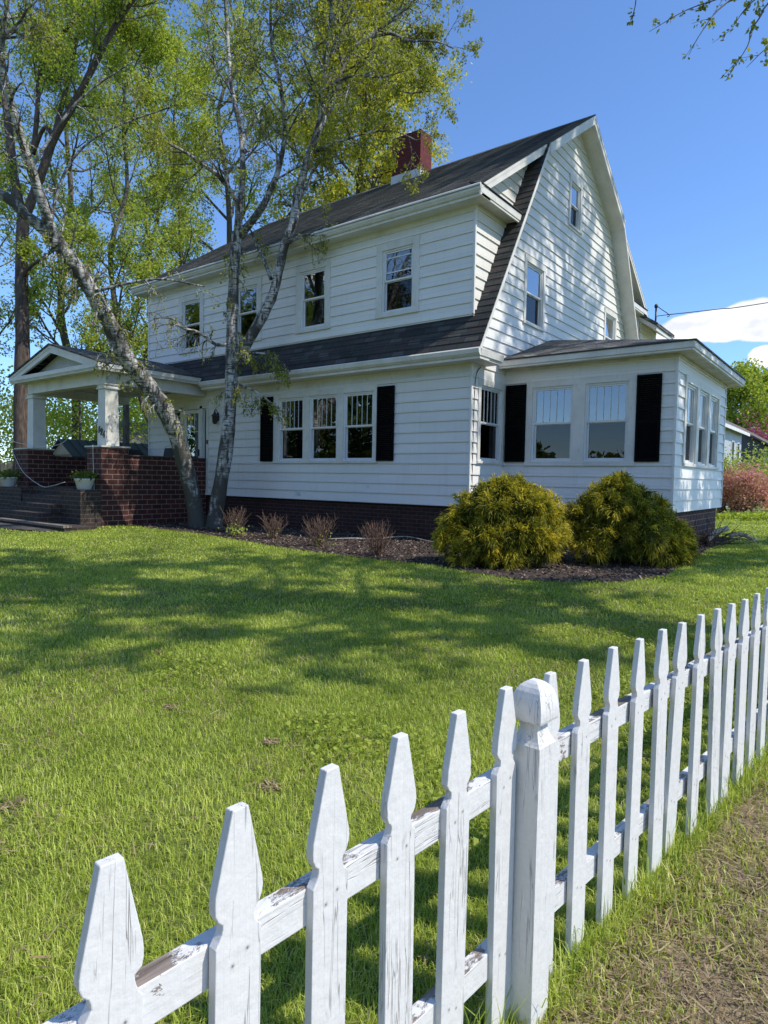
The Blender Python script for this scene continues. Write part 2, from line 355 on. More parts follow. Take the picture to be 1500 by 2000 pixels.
class MB:
    """collects polygons and makes ONE mesh with box-projected UVs in metres"""
    def __init__(s): s.v = []; s.f = []; s.smooth = []
    def poly(s, pts, smooth=False):
        i = len(s.v); s.v += [tuple(map(float, p)) for p in pts]; s.f.append(list(range(i, i+len(pts)))); s.smooth.append(smooth)
    def box(s, a, b):
        x0, y0, z0 = np.minimum(a, b); x1, y1, z1 = np.maximum(a, b)
        i = len(s.v)
        s.v += [(x0, y0, z0), (x1, y0, z0), (x1, y1, z0), (x0, y1, z0), (x0, y0, z1), (x1, y0, z1), (x1, y1, z1), (x0, y1, z1)]
        for q in ((0, 3, 2, 1), (4, 5, 6, 7), (0, 1, 5, 4), (1, 2, 6, 5), (2, 3, 7, 6), (3, 0, 4, 7)):
            s.f.append([i+k for k in q]); s.smooth.append(False)
    def prism(s, poly, vec):
        """extrude a planar polygon along vec"""
        n = len(poly); P = [np.array(p, float) for p in poly]; vec = np.array(vec, float)
        nn = np.zeros(3)
        for k in range(n): nn += np.cross(P[k], P[(k+1) % n])
        if nn @ vec > 0: P = P[::-1]
        i = len(s.v); s.v += [tuple(p) for p in P] + [tuple(p+vec) for p in P]
        s.f.append(list(range(i, i+n))); s.smooth.append(False)
        s.f.append([i+n+k for k in range(n)][::-1]); s.smooth.append(False)
        for k in range(n):
            j = (k+1) % n
            s.f.append([i+k, i+n+k, i+n+j, i+j]); s.smooth.append(False)
    def tube(s, pts, rad, k=8, cap=True):
        pts = np.array(pts, float); n = len(pts); rad = np.broadcast_to(np.array(rad, float), (n,))
        V, F = tube_arrays(pts, rad, k)
        i = len(s.v); s.v += [tuple(p) for p in V]
        for q in F: s.f.append([i+int(a) for a in q]); s.smooth.append(True)
        if cap:
            s.f.append([i+a for a in range(k)][::-1]); s.smooth.append(False)
            s.f.append([i+(n-1)*k+a for a in range(k)]); s.smooth.append(False)
    def lathe(s, c, prof, k=16, smooth=True):
        i = len(s.v); c = np.array(c, float)
        for r, z in prof:
            for a in range(k):
                t = 2*math.pi*a/k; s.v.append((c[0]+r*math.cos(t), c[1]+r*math.sin(t), c[2]+z))
        for j in range(len(prof)-1):
            for a in range(k):
                b = (a+1) % k
                s.f.append([i+j*k+a, i+j*k+b, i+(j+1)*k+b, i+(j+1)*k+a]); s.smooth.append(smooth)
        s.f.append([i+a for a in range(k)][::-1]); s.smooth.append(False)
        s.f.append([i+(len(prof)-1)*k+a for a in range(k)]); s.smooth.append(False)
    def build(s, name, m, parent=None, bevel=0.0, uvscale=1.0):
        me = bpy.data.meshes.new(name); me.from_pydata(s.v, [], s.f); me.update()
        me.polygons.foreach_set('use_smooth', s.smooth)
        uv = me.uv_layers.new(name='UVMap')
        V = np.array(s.v)
        for p in me.polygons:
            n = np.array(p.normal)
            if abs(n[2]) > 0.97: ua, va = np.array([1., 0, 0]), np.array([0, 1., 0])
            else:
                ua = np.cross([0, 0, 1.], n); ua /= np.linalg.norm(ua)+1e-9; va = np.cross(n, ua)
            for li in p.loop_indices:
                q = V[me.loops[li].vertex_index]; uv.data[li].uv = (float(q @ ua), float(q @ va))
        me.materials.append(m)
        o = bpy.data.objects.new(name, me); link(o, parent)
        if bevel:
            md = o.modifiers.new('bevel', 'BEVEL'); md.width = bevel; md.segments = 2; md.limit_method = 'ANGLE'; md.angle_limit = R(40)
        return o

def tube_arrays(pts, rad, k):
    n = len(pts)
    t = np.gradient(pts, axis=0); t /= np.linalg.norm(t, axis=1)[:, None]+1e-12
    ref = np.array([0.31, 0.95, 0.05]) if abs(t[0] @ np.array([0.31, 0.95, 0.05])) < 0.9 else np.array([0.95, -0.3, 0.1])
    a = np.cross(t, ref); a /= np.linalg.norm(a, axis=1)[:, None]+1e-12
    b = np.cross(t, a)
    th = np.arange(k)*2*np.pi/k
    ring = pts[:, None, :] + rad[:, None, None]*(np.cos(th)[None, :, None]*a[:, None, :] + np.sin(th)[None, :, None]*b[:, None, :])
    V = ring.reshape(-1, 3)
    i = np.arange(n-1)[:, None]*k; j = np.arange(k)[None, :]; j2 = (j+1) % k
    F = np.stack([i+j, i+j2, i+k+j2, i+k+j], -1).reshape(-1, 4)
    return V, F

def np_mesh(name, V, F, m, parent=None, rnd=None, smooth=False):
    V = np.asarray(V, np.float32); F = np.asarray(F, np.int32); k = F.shape[1]
    me = bpy.data.meshes.new(name)
    me.vertices.add(len(V)); me.vertices.foreach_set('co', V.ravel())
    me.loops.add(F.size); me.loops.foreach_set('vertex_index', F.ravel())
    me.polygons.add(len(F)); me.polygons.foreach_set('loop_start', np.arange(len(F), dtype=np.int32)*k)
    if smooth: me.polygons.foreach_set('use_smooth', np.ones(len(F), bool))
    me.update(calc_edges=True)
    if rnd is not None:
        a = me.attributes.new('rnd', 'FLOAT', 'FACE'); a.data.foreach_set('value', np.asarray(rnd, np.float32))
    me.materials.append(m)
    o = bpy.data.objects.new(name, me)
    return link(o, parent)

class Tubes:
    def __init__(s): s.V = []; s.F = []; s.n = 0
    def add(s, pts, rad, k=6):
        V, F = tube_arrays(np.asarray(pts, float), np.asarray(rad, float), k)
        s.V.append(V); s.F.append(F+s.n); s.n += len(V)
    def build(s, name, m, parent): return np_mesh(name, np.concatenate(s.V), np.concatenate(s.F), m, parent, None, True)

def unit(v): return v/(np.linalg.norm(v, axis=-1, keepdims=True)+1e-12)

def leaf_mesh(name, pos, size, m, parent, g, droop=0.3, wide=0.34, clump=None):
    """four-point leaves, each turned its own way"""
    n = len(pos)
    a = g.normal(size=(n, 3)); a[:, 2] -= droop*2.0; a = unit(a)
    b = unit(np.cross(a, g.normal(size=(n, 3)))); nn = np.cross(a, b)
    s = size*g.uniform(0.6, 1.25, n)[:, None]
    fold = g.uniform(-0.05, 0.18, n)[:, None]
    v0 = pos; v1 = pos+a*s*0.42+b*s*wide+nn*s*fold; v2 = pos+a*s; v3 = pos+a*s*0.42-b*s*wide+nn*s*fold
    V = np.stack([v0, v1, v2, v3], 1).reshape(-1, 3); F = np.arange(4*n).reshape(-1, 4)
    r = g.uniform(0, 1, n)*0.6
    # whole clumps lean lighter or darker
    c = pos/1.1
    r = np.clip(r + 0.4*(0.5+0.5*np.sin(c[:, 0]*2.1+np.sin(c[:, 2]*1.7))*np.cos(c[:, 1]*1.9+c[:, 2]*2.3)), 0, 1)
    return np_mesh(name, V, F, m, parent, r)

def grow(g, T, tips, p, d, Ln, r, lvl, P):
    """one branch and everything on it. P: per-level settings"""
    seg = 5 if lvl < P['levels']-1 else 4
    pts = [p]; d = unit(d); dirs = [d]
    for i in range(seg):
        d = unit(d + g.normal(size=3)*P['wig'] + np.array([0, 0, P['trop'][lvl]]))
        pts.append(pts[-1]+d*Ln/seg); dirs.append(d)
    pts = np.array(pts); rad = np.linspace(r, max(r*0.3, 0.004), seg+1)
    T.add(pts, rad, 6 if lvl == 0 else (5 if lvl == 1 else 3))
    if lvl == P['levels']-1:
        k = P['leaves']; t = g.uniform(0.1, 1.0, k)*seg; i = np.minimum(t.astype(int), seg-1); f = (t-i)[:, None]
        tips.append(pts[i]*(1-f)+pts[i+1]*f + g.normal(size=(k, 3))*P['jit']); return
    nc = P['kids'][lvl]
    for c in range(nc):
        t = (0.2+0.8*(c+g.uniform(0, 1))/nc)*seg; i = min(int(t), seg-1); f = t-i
        q = pts[i]*(1-f)+pts[i+1]*f; dd = dirs[i]
        side = unit(np.cross(dd, g.normal(size=3)))
        an = R(g.uniform(*P['ang']))
        nd = dd*math.cos(an)+side*math.sin(an)
        grow(g, T, tips, q, nd, Ln*P['ratio']*(1.15-0.6*t/seg)*g.uniform(0.8, 1.2), r*0.55*(1-0.4*t/seg), lvl+1, P)
    if lvl == P['levels']-2:
        k = P['leaves']; t = g.uniform(0.3, 1.0, k)*seg; i = np.minimum(t.astype(int), seg-1); f = (t-i)[:, None]
        tips.append(pts[i]*(1-f)+pts[i+1]*f + g.normal(size=(k, 3))*P['jit'])

def smooth_path(pts, n=4):
    pts = np.array(pts, float); out = []
    for i in range(len(pts)-1):
        p0 = pts[max(i-1, 0)]; p1 = pts[i]; p2 = pts[i+1]; p3 = pts[min(i+2, len(pts)-1)]
        for k in range(n):
            t = k/n
            out.append(0.5*((2*p1)+(-p0+p2)*t+(2*p0-5*p1+4*p2-p3)*t*t+(-p0+3*p1-3*p2+p3)*t**3))
    out.append(pts[-1]); return np.array(out)

def gz(x, y):
    t = np.clip((-3.0-np.asarray(y, float))/5.0, 0, 1); t = t*t*(3-2*t)
    return -0.15*t*np.clip((np.asarray(x, float)+14)/10, 0, 1)

# ------------------------------------------------------------------ wall courses
def half(poly, k, c, keep_le):
    """clip a convex 2D polygon to coordinate k <= c (or >= c)"""
    out = []; n = len(poly)
    for i in range(n):
        a, b = poly[i], poly[(i+1) % n]
        ia = a[k] <= c+1e-9 if keep_le else a[k] >= c-1e-9
        ib = b[k] <= c+1e-9 if keep_le else b[k] >= c-1e-9
        if ia: out.append(a)
        if ia != ib:
            t = (c-a[k])/(b[k]-a[k]); out.append((a[0]+(b[0]-a[0])*t, a[1]+(b[1]-a[1])*t))
    if len(out) < 3: return []
    ar = abs(sum(out[i][0]*out[(i+1) % len(out)][1]-out[(i+1) % len(out)][0]*out[i][1] for i in range(len(out))))
    return out if ar > 1e-6 else []
def minus_rect(poly, r):
    u0, u1, v0, v1 = r; res = []
    a = half(poly, 0, u0, True);  res += [a] if a else []
    a = half(poly, 0, u1, False); res += [a] if a else []
    m = half(poly, 0, u0, False); m = half(m, 0, u1, True) if m else []
    if m:
        a = half(m, 1, v0, True);  res += [a] if a else []
        a = half(m, 1, v1, False); res += [a] if a else []
    return res
def courses(mb, O, u, v, n, polys, holes, base, h, lap, uv=False):
    """overlapping courses (clapboards, shingles) on a plane: each leans out at its lower edge"""
    O, u, v, n = (np.array(a, float) for a in (O, u, v, n))
    flip = np.cross(u, v) @ n < 0
    for poly in polys:
        lo = min(p[1] for p in poly); hi = max(p[1] for p in poly)
        k = math.floor((lo-base)/h)
        while base+k*h < hi-1e-6:
            z0, z1 = base+k*h, base+(k+1)*h; k += 1
            s = half(poly, 1, z0, False); s = half(s, 1, z1, True) if s else []
            if not s: continue
            ps = [s]
            for r in holes: ps = [q for p in ps for q in minus_rect(p, r)]
            for q in ps:
                P = [O+u*a+v*b+n*(0.003+lap*(1-(b-z0)/h)) for a, b in q]
                if flip: P = P[::-1]; q = q[::-1]
                mb.poly(P)
                if uv: mb.uvs[len(mb.f)-1] = [(a, b) for a, b in q]
                for i in range(len(q)):
                    a, b = q[i], q[(i+1) % len(q)]
                    if abs(a[1]-z0) < 1e-6 and abs(b[1]-z0) < 1e-6 and abs(a[0]-b[0]) > 1e-4:
                        p0, p1 = P[i], P[(i+1) % len(q)]
                        mb.poly([p1, p0, p0-n*lap, p1-n*lap])
MB.uvs = None
_old_init = MB.__init__
def _init(s): _old_init(s); s.uvs = {}
MB.__init__ = _init
_old_build = MB.build
def _build(s, *a, **k):
    o = _old_build(s, *a, **k)
    if s.uvs:
        d = o.data.uv_layers[0].data
        for fi, q in s.uvs.items():
            for li, c in zip(o.data.polygons[fi].loop_indices, q): d[li].uv = c
    return o
MB.build = _build

X = np.array([1., 0, 0]); Y = np.array([0, 1., 0]); Z = np.array([0, 0, 1.])
ZB, CH = 0.79, 0.232          # foot of the siding, exposure of a course

# ------------------------------------------------------------------ the house
XL, W = -11.95, 10.92          # left end of the front wall, depth of the house
house = tag(empty('house', (0, 0, 0)), 'white clapboard gambrel house with dark shingle roofs, black shutters and brick porch', 'house')

class Win:
    """double-hung window in a wall; u along the wall, n outward"""
    def __init__(s, O, u, n): s.O, s.u, s.n = (np.array(a, float) for a in (O, u, n))
    def P(s, a, z, d): return s.O+s.u*a+Z*z+s.n*d
    def bx(s, mb, u0, u1, z0, z1, d0, d1): mb.prism([s.P(u0, z0, d0), s.P(u1, z0, d0), s.P(u1, z1, d0), s.P(u0, z1, d0)], s.n*(d1-d0))
    def frame(s, mb, u0, u1, z0, z1, t, d0, d1):
        s.bx(mb, u0, u0+t, z0, z1, d0, d1); s.bx(mb, u1-t, u1, z0, z1, d0, d1)
        s.bx(mb, u0+t, u1-t, z0, z0+t, d0, d1); s.bx(mb, u0+t, u1-t, z1-t, z1, d0, d1)
def sash_window(wall, u0, u1, z0, z1, bars=0, rails=(), screen=True, curtain='sides', part=None):
    """the parts inside the opening: storm frame, two sashes, panes, bars"""
    O, u, n = wall; w = Win(O, u, n); g = 0.003
    a = MB(); w.frame(a, u0+g, u1-g, z0+g, z1-g, 0.035, -0.04, 0.012); root = a.build('window', M['sash'], house) if part is None else part
    t = 0.04; zm = z0+(z1-z0)*0.51; iu0, iu1, iz0, iz1 = u0+.037, u1-.037, z0+.037, z1-.037
    a = MB(); w.frame(a, iu0, iu1, zm-0.012, iz1, t, -0.045, -0.012); a.build('upper_sash', M['sash'], root)
    a = MB(); w.frame(a, iu0, iu1, iz0, zm+0.012, t, -0.082, -0.048); a.build('lower_sash', M['sash'], root)
    a = MB(); a.poly([w.P(iu0+t, zm, -.03), w.P(iu1-t, zm, -.03), w.P(iu1-t, iz1-t, -.03), w.P(iu0+t, iz1-t, -.03)]); a.build('upper_pane', M['glass'], root)
    a = MB(); a.poly([w.P(iu0+t, iz0+t, -.065), w.P(iu1-t, iz0+t, -.065), w.P(iu1-t, zm, -.065), w.P(iu0+t, zm, -.065)]); a.build('lower_pane', M['glass'] if not screen else M['screen'], root)
    if bars:
        for k in range(bars):
            c = iu0+t+(iu1-iu0-2*t)*(k+1)/(bars+1)
            a = MB(); w.bx(a, c-.006, c+.006, zm+.03, iz1-t, -.027, -.018); a.build('muntin', M['sash'], root)
    for z in rails:
        a = MB(); w.bx(a, iu0+t, iu1-t, z-.012, z+.012, -.027, -.015); a.build('storm_rail', M['sash'], root)
    if curtain:
        def drape(c0, c1, zz0, zz1, name):
            a = MB(); k = 14; amp = 0.018
            pts = [(c0+(c1-c0)*i/k, -0.16+amp*math.sin(i*1.9)) for i in range(k+1)]
            for i in range(k):
                a.poly([w.P(pts[i][0], zz0, pts[i][1]), w.P(pts[i+1][0], zz0, pts[i+1][1]), w.P(pts[i+1][0], zz1, pts[i+1][1]), w.P(pts[i][0], zz1, pts[i][1])])
            a.build(name, M['curtain'], root)
        ww = u1-u0
        if curtain in ('sides', 'left'): drape(u0, u0+ww*.22, z0, z1, 'curtain')
        if curtain in ('sides', 'right'): drape(u1-ww*.22, u1, z0, z1, 'curtain')
        if curtain == 'shade':
            a = MB(); w.bx(a, u0, u1, z1-(z1-z0)*.33, z1, -.14, -.13); a.build('roller_shade', M['curtain'], root)
    # the dark room behind it
    a = MB(); d = -0.75
    c = [(u0-.15, z0-.15), (u1+.15, z0-.15), (u1+.15, z1+.15), (u0-.15, z1+.15)]
    a.poly([w.P(p, q, d) for p, q in c])
    for i in range(4):
        (p, q), (r_, s_) = c[i], c[(i+1) % 4]
        a.poly([w.P(p, q, d), w.P(r_, s_, d), w.P(r_, s_, -.02), w.P(p, q, -.02)])
    a.build('room_behind', M['dark'], root)
    return root
def casing(wall, out, holes, mull=True, sill=True, name='window_casing'):
    """flat boards round one or more openings, and a sill"""
    O, u, n = wall; w = Win(O, u, n); u0, u1, z0, z1 = out; d0, d1 = 0.0, 0.042
    hs = sorted(holes); a = MB(); top = max(h[3] for h in hs); bot = min(h[2] for h in hs)
    w.bx(a, u0, u1, top, z1, d0, d1+.004)
    edges = [u0]+[v for h in hs for v in (h[0], h[1])]+[u1]
    for k in range(0, len(edges), 2): w.bx(a, edges[k], edges[k+1], bot, top, d0, d1)
    # reveals of the openings
    for h in hs:
        w.bx(a, h[0]-.002, h[0]+.002, h[2], h[3], -.09, d1-.002); w.bx(a, h[1]-.002, h[1]+.002, h[2], h[3], -.09, d1-.002)
        w.bx(a, h[0], h[1], h[3]-.002, h[3]+.002, -.09, d1-.002)
    c = a.build(name, M['trim'], house, 0.003)
    if sill:
        b = MB(); w.bx(b, u0-.01, u1+.01, z0-.005, bot, -.09, 0.06); b.build('sill', M['trim'], c, 0.003)
    return c

FRONT = ((0, 0, 0), X, -Y); GABLE = ((0, 0, 0), Y, X)
SX, S0, S1 = 3.72, 1.516, 6.47
SUNF = ((0, S0, 0), X, -Y); SUNR = ((SX, 0, 0), Y, X)

triple = [(-5.86, -4.93, 1.78, 3.44), (-4.715, -3.765, 1.78, 3.44), (-3.56, -2.61, 1.78, 3.44)]
upper = [(-2.42, -1.55, 5.20, 6.63), (-5.08, -4.22, 5.17, 6.62), (-7.60, -6.75, 5.17, 6.62), (-10.16, -9.28, 5.17, 6.62)]
doorhole = (-10.62, -8.96, 0.97, 3.44)
gab = [(0.385, 1.365, 1.79, 3.43), (2.46, 3.42, 5.21, 6.64), (5.03, 5.72, 8.33, 9.48), (8.08, 9.0, 5.2, 6.62)]
sunf = [(0.72, 1.665, 1.805, 3.45), (1.92, 2.83, 1.805, 3.45)]
sunr = [(2.30, 3.22, 1.80, 3.45), (3.47, 4.39, 1.80, 3.45), (4.64, 5.56, 1.80, 3.45)]

mb = MB()
courses(mb, *FRONT[:1], X, Z, -Y, [[(XL, ZB), (0, ZB), (0, 3.9), (XL, 3.9)]], triple+[doorhole], ZB, CH, 0.028)
courses(mb, (0, 0, 0), X, Z, -Y, [[(XL, 4.84), (0, 4.84), (0, 7.17), (XL, 7.17)]], upper, 4.87, 0.243, 0.028)
mb.build('front_wall', M['siding'], house)
mb = MB(); gp = [(0, ZB), (W, ZB), (W, 7.2), (W-2.755, 9.30), (W/2, 11.05), (2.755, 9.30), (0, 7.2)]
courses(mb, (0, 0, 0), Y, Z, X, [gp], gab, ZB, CH, 0.028)
mb.build('gable_wall', M['siding'], house)
mb = MB(); courses(mb, (XL, 0, 0), Y, Z, -X, [gp], [], ZB, CH, 0.028); courses(mb, (0, W, 0), X, Z, Y, [[(XL, ZB), (0, ZB), (0, 7.2), (XL, 7.2)]], [], ZB, CH, 0.028)
mb.build('rear_wall', M['siding'], house)
mb = MB()
courses(mb, (0, S0, 0), X, Z, -Y, [[(0, ZB), (SX, ZB), (SX, 3.9), (0, 3.9)]], sunf, ZB, CH, 0.028)
courses(mb, (SX, 0, 0), Y, Z, X, [[(S0, ZB), (S1, ZB), (S1, 3.9), (S0, 3.9)]], sunr, ZB, CH, 0.028)
courses(mb, (0, S1, 0), X, Z, Y, [[(0, ZB), (SX, ZB), (SX, 3.9), (0, 3.9)]], [], ZB, CH, 0.028)
mb.build('sunroom_wall', M['siding'], house)

# corner boards are metal caps on every corner of the siding
for (x, y, z0, z1, sx, sy) in ((0, 0, ZB, 3.88, 1, -1), (0, 0, 4.87, 7.15, 1, -1), (SX, S0, ZB, 3.89, 1, -1), (SX, S1, ZB, 3.89, 1, 1), (XL, 0, ZB, 7.15, -1, -1)):
    mb = MB(); mb.box((x-sx*.016, y-sy*.016, z0), (x+sx*.035, y+sy*.035, z1)); mb.build('corner_cap', M['siding'], house)
# brick foundation, set back under the siding
mb = MB()
mb.box((XL+.07, .07, -.3), (-.07, W-.07, ZB+.01)); mb.build('foundation', M['brick_found'], house)
mb = MB(); mb.box((-.02, S0+.08, -.3), (SX-.08, S1-.08, ZB+.01)); mb.build('sunroom_foundation', M['brick'], house)
mb = MB(); mb.box((XL+.02, .01, ZB-.025), (.005, .07, ZB)); mb.box((-.07, -.004, ZB-.025), (.004, S0, ZB)); mb.box((.0, S0+.008, ZB-.025), (SX+.004, S0+.09, ZB)); mb.box((SX-.09, S0+.09, ZB-.025), (SX+.004, S1, ZB))
mb.build('sill_plate', M['dark'], house)

# windows
cs = casing(FRONT, (-6.05, -2.49, 1.735, 3.575), triple)
for k, h in enumerate(triple): sash_window(FRONT, *h, bars=4, curtain=('sides', 'left', 'right')[k])
for k, h in enumerate(upper):
    casing(FRONT, (h[0]-.17, h[1]+.17, h[2]-.09, h[3]+.17), [h])
    sash_window(FRONT, *h, rails=(6.45, 6.12) if k == 0 else (), curtain='shade' if k in (0, 2) else None, screen=(k != 1))
for k, h in enumerate(gab):
    casing(GABLE, (h[0]-.11, h[1]+.11, h[2]-.05, h[3]+.14), [h])
    sash_window(GABLE, *h, bars=4 if k == 0 else 0, curtain='right' if k == 0 else None)
casing(SUNF, (0.58, 2.98, 1.72, 3.59), sunf)
for h in sunf: sash_window(SUNF, *h, bars=4, curtain=None, screen=True)
casing(SUNR, (2.14, 5.72, 1.74, 3.595), sunr)
for h in sunr: sash_window(SUNR, *h, bars=4, curtain='right')

def shutter(O, u, n, u0, u1, z0, z1):
    w = Win(O, u, n); a = MB(); t = .05
    w.frame(a, u0, u1, z0, z1, t, .036, .072); zm = z0+(z1-z0)*.46
    w.bx(a, u0+t, u1-t, zm-.035, zm+.035, .036, .072)
    root = a.build('shutter', M['black'], house)
    b = MB()
    for s0, s1 in ((z0+t, zm-.035), (zm+.035, z1-t)):
        k = int((s1-s0)/.042)
        for i in range(k):
            z = s0+(i+.5)*(s1-s0)/k
            b.prism([w.P(u0+t, z-.022, .066), w.P(u0+t, z-.018, .069), w.P(u0+t, z+.022, .042), w.P(u0+t, z+.018, .039)], np.array(u)*(u1-u0-2*t))
    b.build('louvers', M['black'], root)
for a, b in ((-6.54, -6.055), (-2.485, -1.99)): shutter(*FRONT, a, b, 1.78, 3.515)
for a, b in ((0.08, 0.572), (2.99, 3.465)): shutter(*SUNF, a, b, 1.80, 3.54)

# roofs ------------------------------------------------------------
RS, RT, YR = 0.67, 11.23, 5.46                     # upper slope, ridge height, ridge line
def zup(y): return RT-RS*abs(y-YR)
OV = 0.435
XA, XB = XL-OV, OV
# skirt roof with the steep rake strips (front and back)
SK = 1.70; sk = math.hypot(1, SK)
def steep(side):
    s = 1 if side < 0 else -1; yb = 0.0 if side < 0 else W
    vv = np.array([0, s/sk, SK/sk]); nn = np.array([0, -s*SK/sk, 1/sk]); O = np.array([0, yb, 4.80])
    v0 = -0.44*sk; vtop = 2.69*sk
    a = MB()
    courses(a, O, X, vv, nn, [[(XA, v0), (0, v0), (0, 0.045), (XA, 0.045)]], [], v0, .19, .012, True)
    for x0, x1 in ((0.0, OV), (XA, XL)):
        lo = v0 if x0 == 0 else 0.045
        courses(a, O, X, vv, nn, [[(x0, lo), (x1, lo), (x1, vtop), (x0, vtop)]], [], v0, .19, .012, True)
    a.build('skirt_roof', M['shingle'], house)
    for x0, x1 in ((0.02, OV+.006), (XA-.006, XL-.02)):
        b = MB(); q = [O+X*x0+vv*v0, O+X*x0+vv*vtop, O+X*x0+vv*vtop-nn*.07, O+X*x0+vv*v0-nn*.07]
        b.prism(q, X*(x1-x0)); b.build('rake_strip', M['trim'], house)
    c = MB(); q = [O+vv*v0, O+vv*.2, O+vv*.2-nn*.05, O+vv*v0-nn*.05]; c.prism([p+X*(XA+.01) for p in q], X*(OV-.02-XA-.01)); c.build('roof_deck', M['soffit'], house)
steep(-1); steep(1)
# upper roof
def upper_roof(s):
    yb = YR; vv = np.array([0, -s, -RS])/math.hypot(1, RS)     # down the slope
    vv = -vv; nn = np.array([0, s*-RS, 1])/math.hypot(1, RS) if s > 0 else np.array([0, RS, 1])/math.hypot(1, RS)
    hyp = math.hypot(1, RS); ye = 5.46+0.47
    O = np.array([0, YR-s*ye, RT-RS*ye])                       # eave corner; s=1 front, -1 rear
    Ls = ye*hyp; brk = (ye-2.755)*hyp
    a = MB()
    courses(a, O, X, np.array([0, s, RS])/hyp, nn, [[(XA+.075, 0), (.365, 0), (.365, brk), (XA+.075, brk)], [(XA, brk), (XB+.03, brk), (XB+.03, Ls), (XA, Ls)]], [], 0, .14, .009, True)
    a.build('main_roof', M['shingle_top'], house)
    b = MB(); vU = np.array([0, s, RS])/hyp
    q = [O+vU*.06, O+vU*Ls, O+vU*Ls-Z*.14, O+vU*.06-Z*.12]
    b.prism([p+X*(XA+.1) for p in q], X*(.33-XA-.1)); b.build('roof_deck', M['soffit'], house)
    # rake boards and soffit on the overhangs
    for x0, x1, v0, v1, dp in ((OV-.03, OV+.02, brk-.05, Ls, .24), (XA-.02, XA+.03, brk-.05, Ls, .24), (.315, .355, 0.05, brk-.02, .20), (XA+.08, XA+.12, .05, brk-.02, .20)):
        c = MB(); q = [O+vU*v0-nn*.004, O+vU*v1-nn*.004, O+vU*v1-Z*dp, O+vU*v0-Z*dp]
        c.prism([p+X*x0 for p in q], X*(x1-x0))
        q = [O+vU*v0-Z*.01, O+vU*v1-Z*.01, O+vU*v1-Z*dp*.36, O+vU*v0-Z*dp*.36]
        e = .012 if x0 > 0 else -.012
        c.prism([p+X*(x0+e) for p in q], X*(x1-x0)); c.build('rake_board', M['trim'], house)
    for x0, x1, v0, v1 in ((0.0, OV-.03, brk-.05, Ls), (XA+.03, XL, brk-.05, Ls), (0, .315, .3, brk-.05)):
        q = [O+vU*v0-Z*.185, O+vU*v1-Z*.185, O+vU*v1-Z*.21, O+vU*v0-Z*.21]
        d = MB(); d.prism([p+X*x0 for p in q], X*(x1-x0)); d.build('soffit', M['trim'], house)
    # eave cornice: fascia gutter, moulding, soffit
    yf = YR-s*5.46; m_ = lambda y: yf-s*y
    e = MB()
    def pr(poly, x0, x1): e.prism([(x0, m_(y), z) for y, z in poly], X*(x1-x0))
    pr([(.36, 7.155), (.36, 7.31), (.45, 7.33), (.47, 7.30), (.45, 7.22), (.40, 7.155)], XA+.07, .36)
    pr([(.0, 7.10), (.0, 7.16), (.37, 7.16), (.37, 7.10)], XA+.07, .345)
    pr([(.012, 6.99), (.012, 7.10), (.06, 7.10), (.05, 7.04), (.03, 6.99)], XL, .03)
    # return of the cornice across the foot of the gable
    for x0, x1 in ((.02, .36), (XA+.07, XL-.02)):
        e.prism([(x0, m_(-1.36), 7.155), (x0, m_(.36), 7.155), (x0, m_(.36), 7.30), (x0, m_(-1.42), 7.30)], X*(x1-x0))
    e.prism([(.30, m_(-1.33), 7.105), (.30, m_(.36), 7.105), (.30, m_(.36), 7.156), (.30, m_(-1.35), 7.156)], X*.045)
    e.build('eave_cornice', M['trim'], house)
    g = MB(); g.prism([(.0, m_(-1.43), 7.46), (.0, m_(.30), 7.46), (.385, m_(.40), 7.315), (.385, m_(-1.43), 7.315)], (0, 0, .02)); g.build('return_roof', M['shingle'], house)
upper_roof(1); upper_roof(-1)
mb = MB(); mb.prism([(XA, YR-.13, RT-.075), (XA, YR, RT+.03), (XA, YR+.13, RT-.075), (XA, YR, RT-.02)], X*(XB+.03-XA)); mb.build('ridge_cap', M['shingle_top'], house)
# lower eave cornice
for s, yf in ((1, 0.0), (-1, W)):
    e = MB()
    def pr(poly, x0, x1): e.prism([(x0, yf-s*y, z) for y, z in poly], X*(x1-x0))
    pr([(.38, 3.90), (.38, 4.03), (.47, 4.06), (.50, 4.03), (.48, 3.95), (.43, 3.90)], -8.72 if s > 0 else XA, .44)
    pr([(.0, 3.84), (.0, 3.905), (.40, 3.905), (.40, 3.84)], -8.72 if s > 0 else XA, .42)
    pr([(.014, 3.62), (.014, 3.84), (.022, 3.84), (.022, 3.62)], -8.72 if s > 0 else XL, .0)
    e.prism([(.016, yf-s*.40, 3.905), (.44, yf-s*.40, 3.905), (.46, yf-s*.40, 4.04), (.016, yf-s*.40, 4.10)], (0, s*.98, 0))
    e.prism([(.016, yf-s*.39, 3.842), (.40, yf-s*.39, 3.842), (.40, yf-s*.39, 3.904), (.016, yf-s*.39, 3.904)], (0, s*.95, 0))
    e.build('lower_cornice', M['trim'], house)

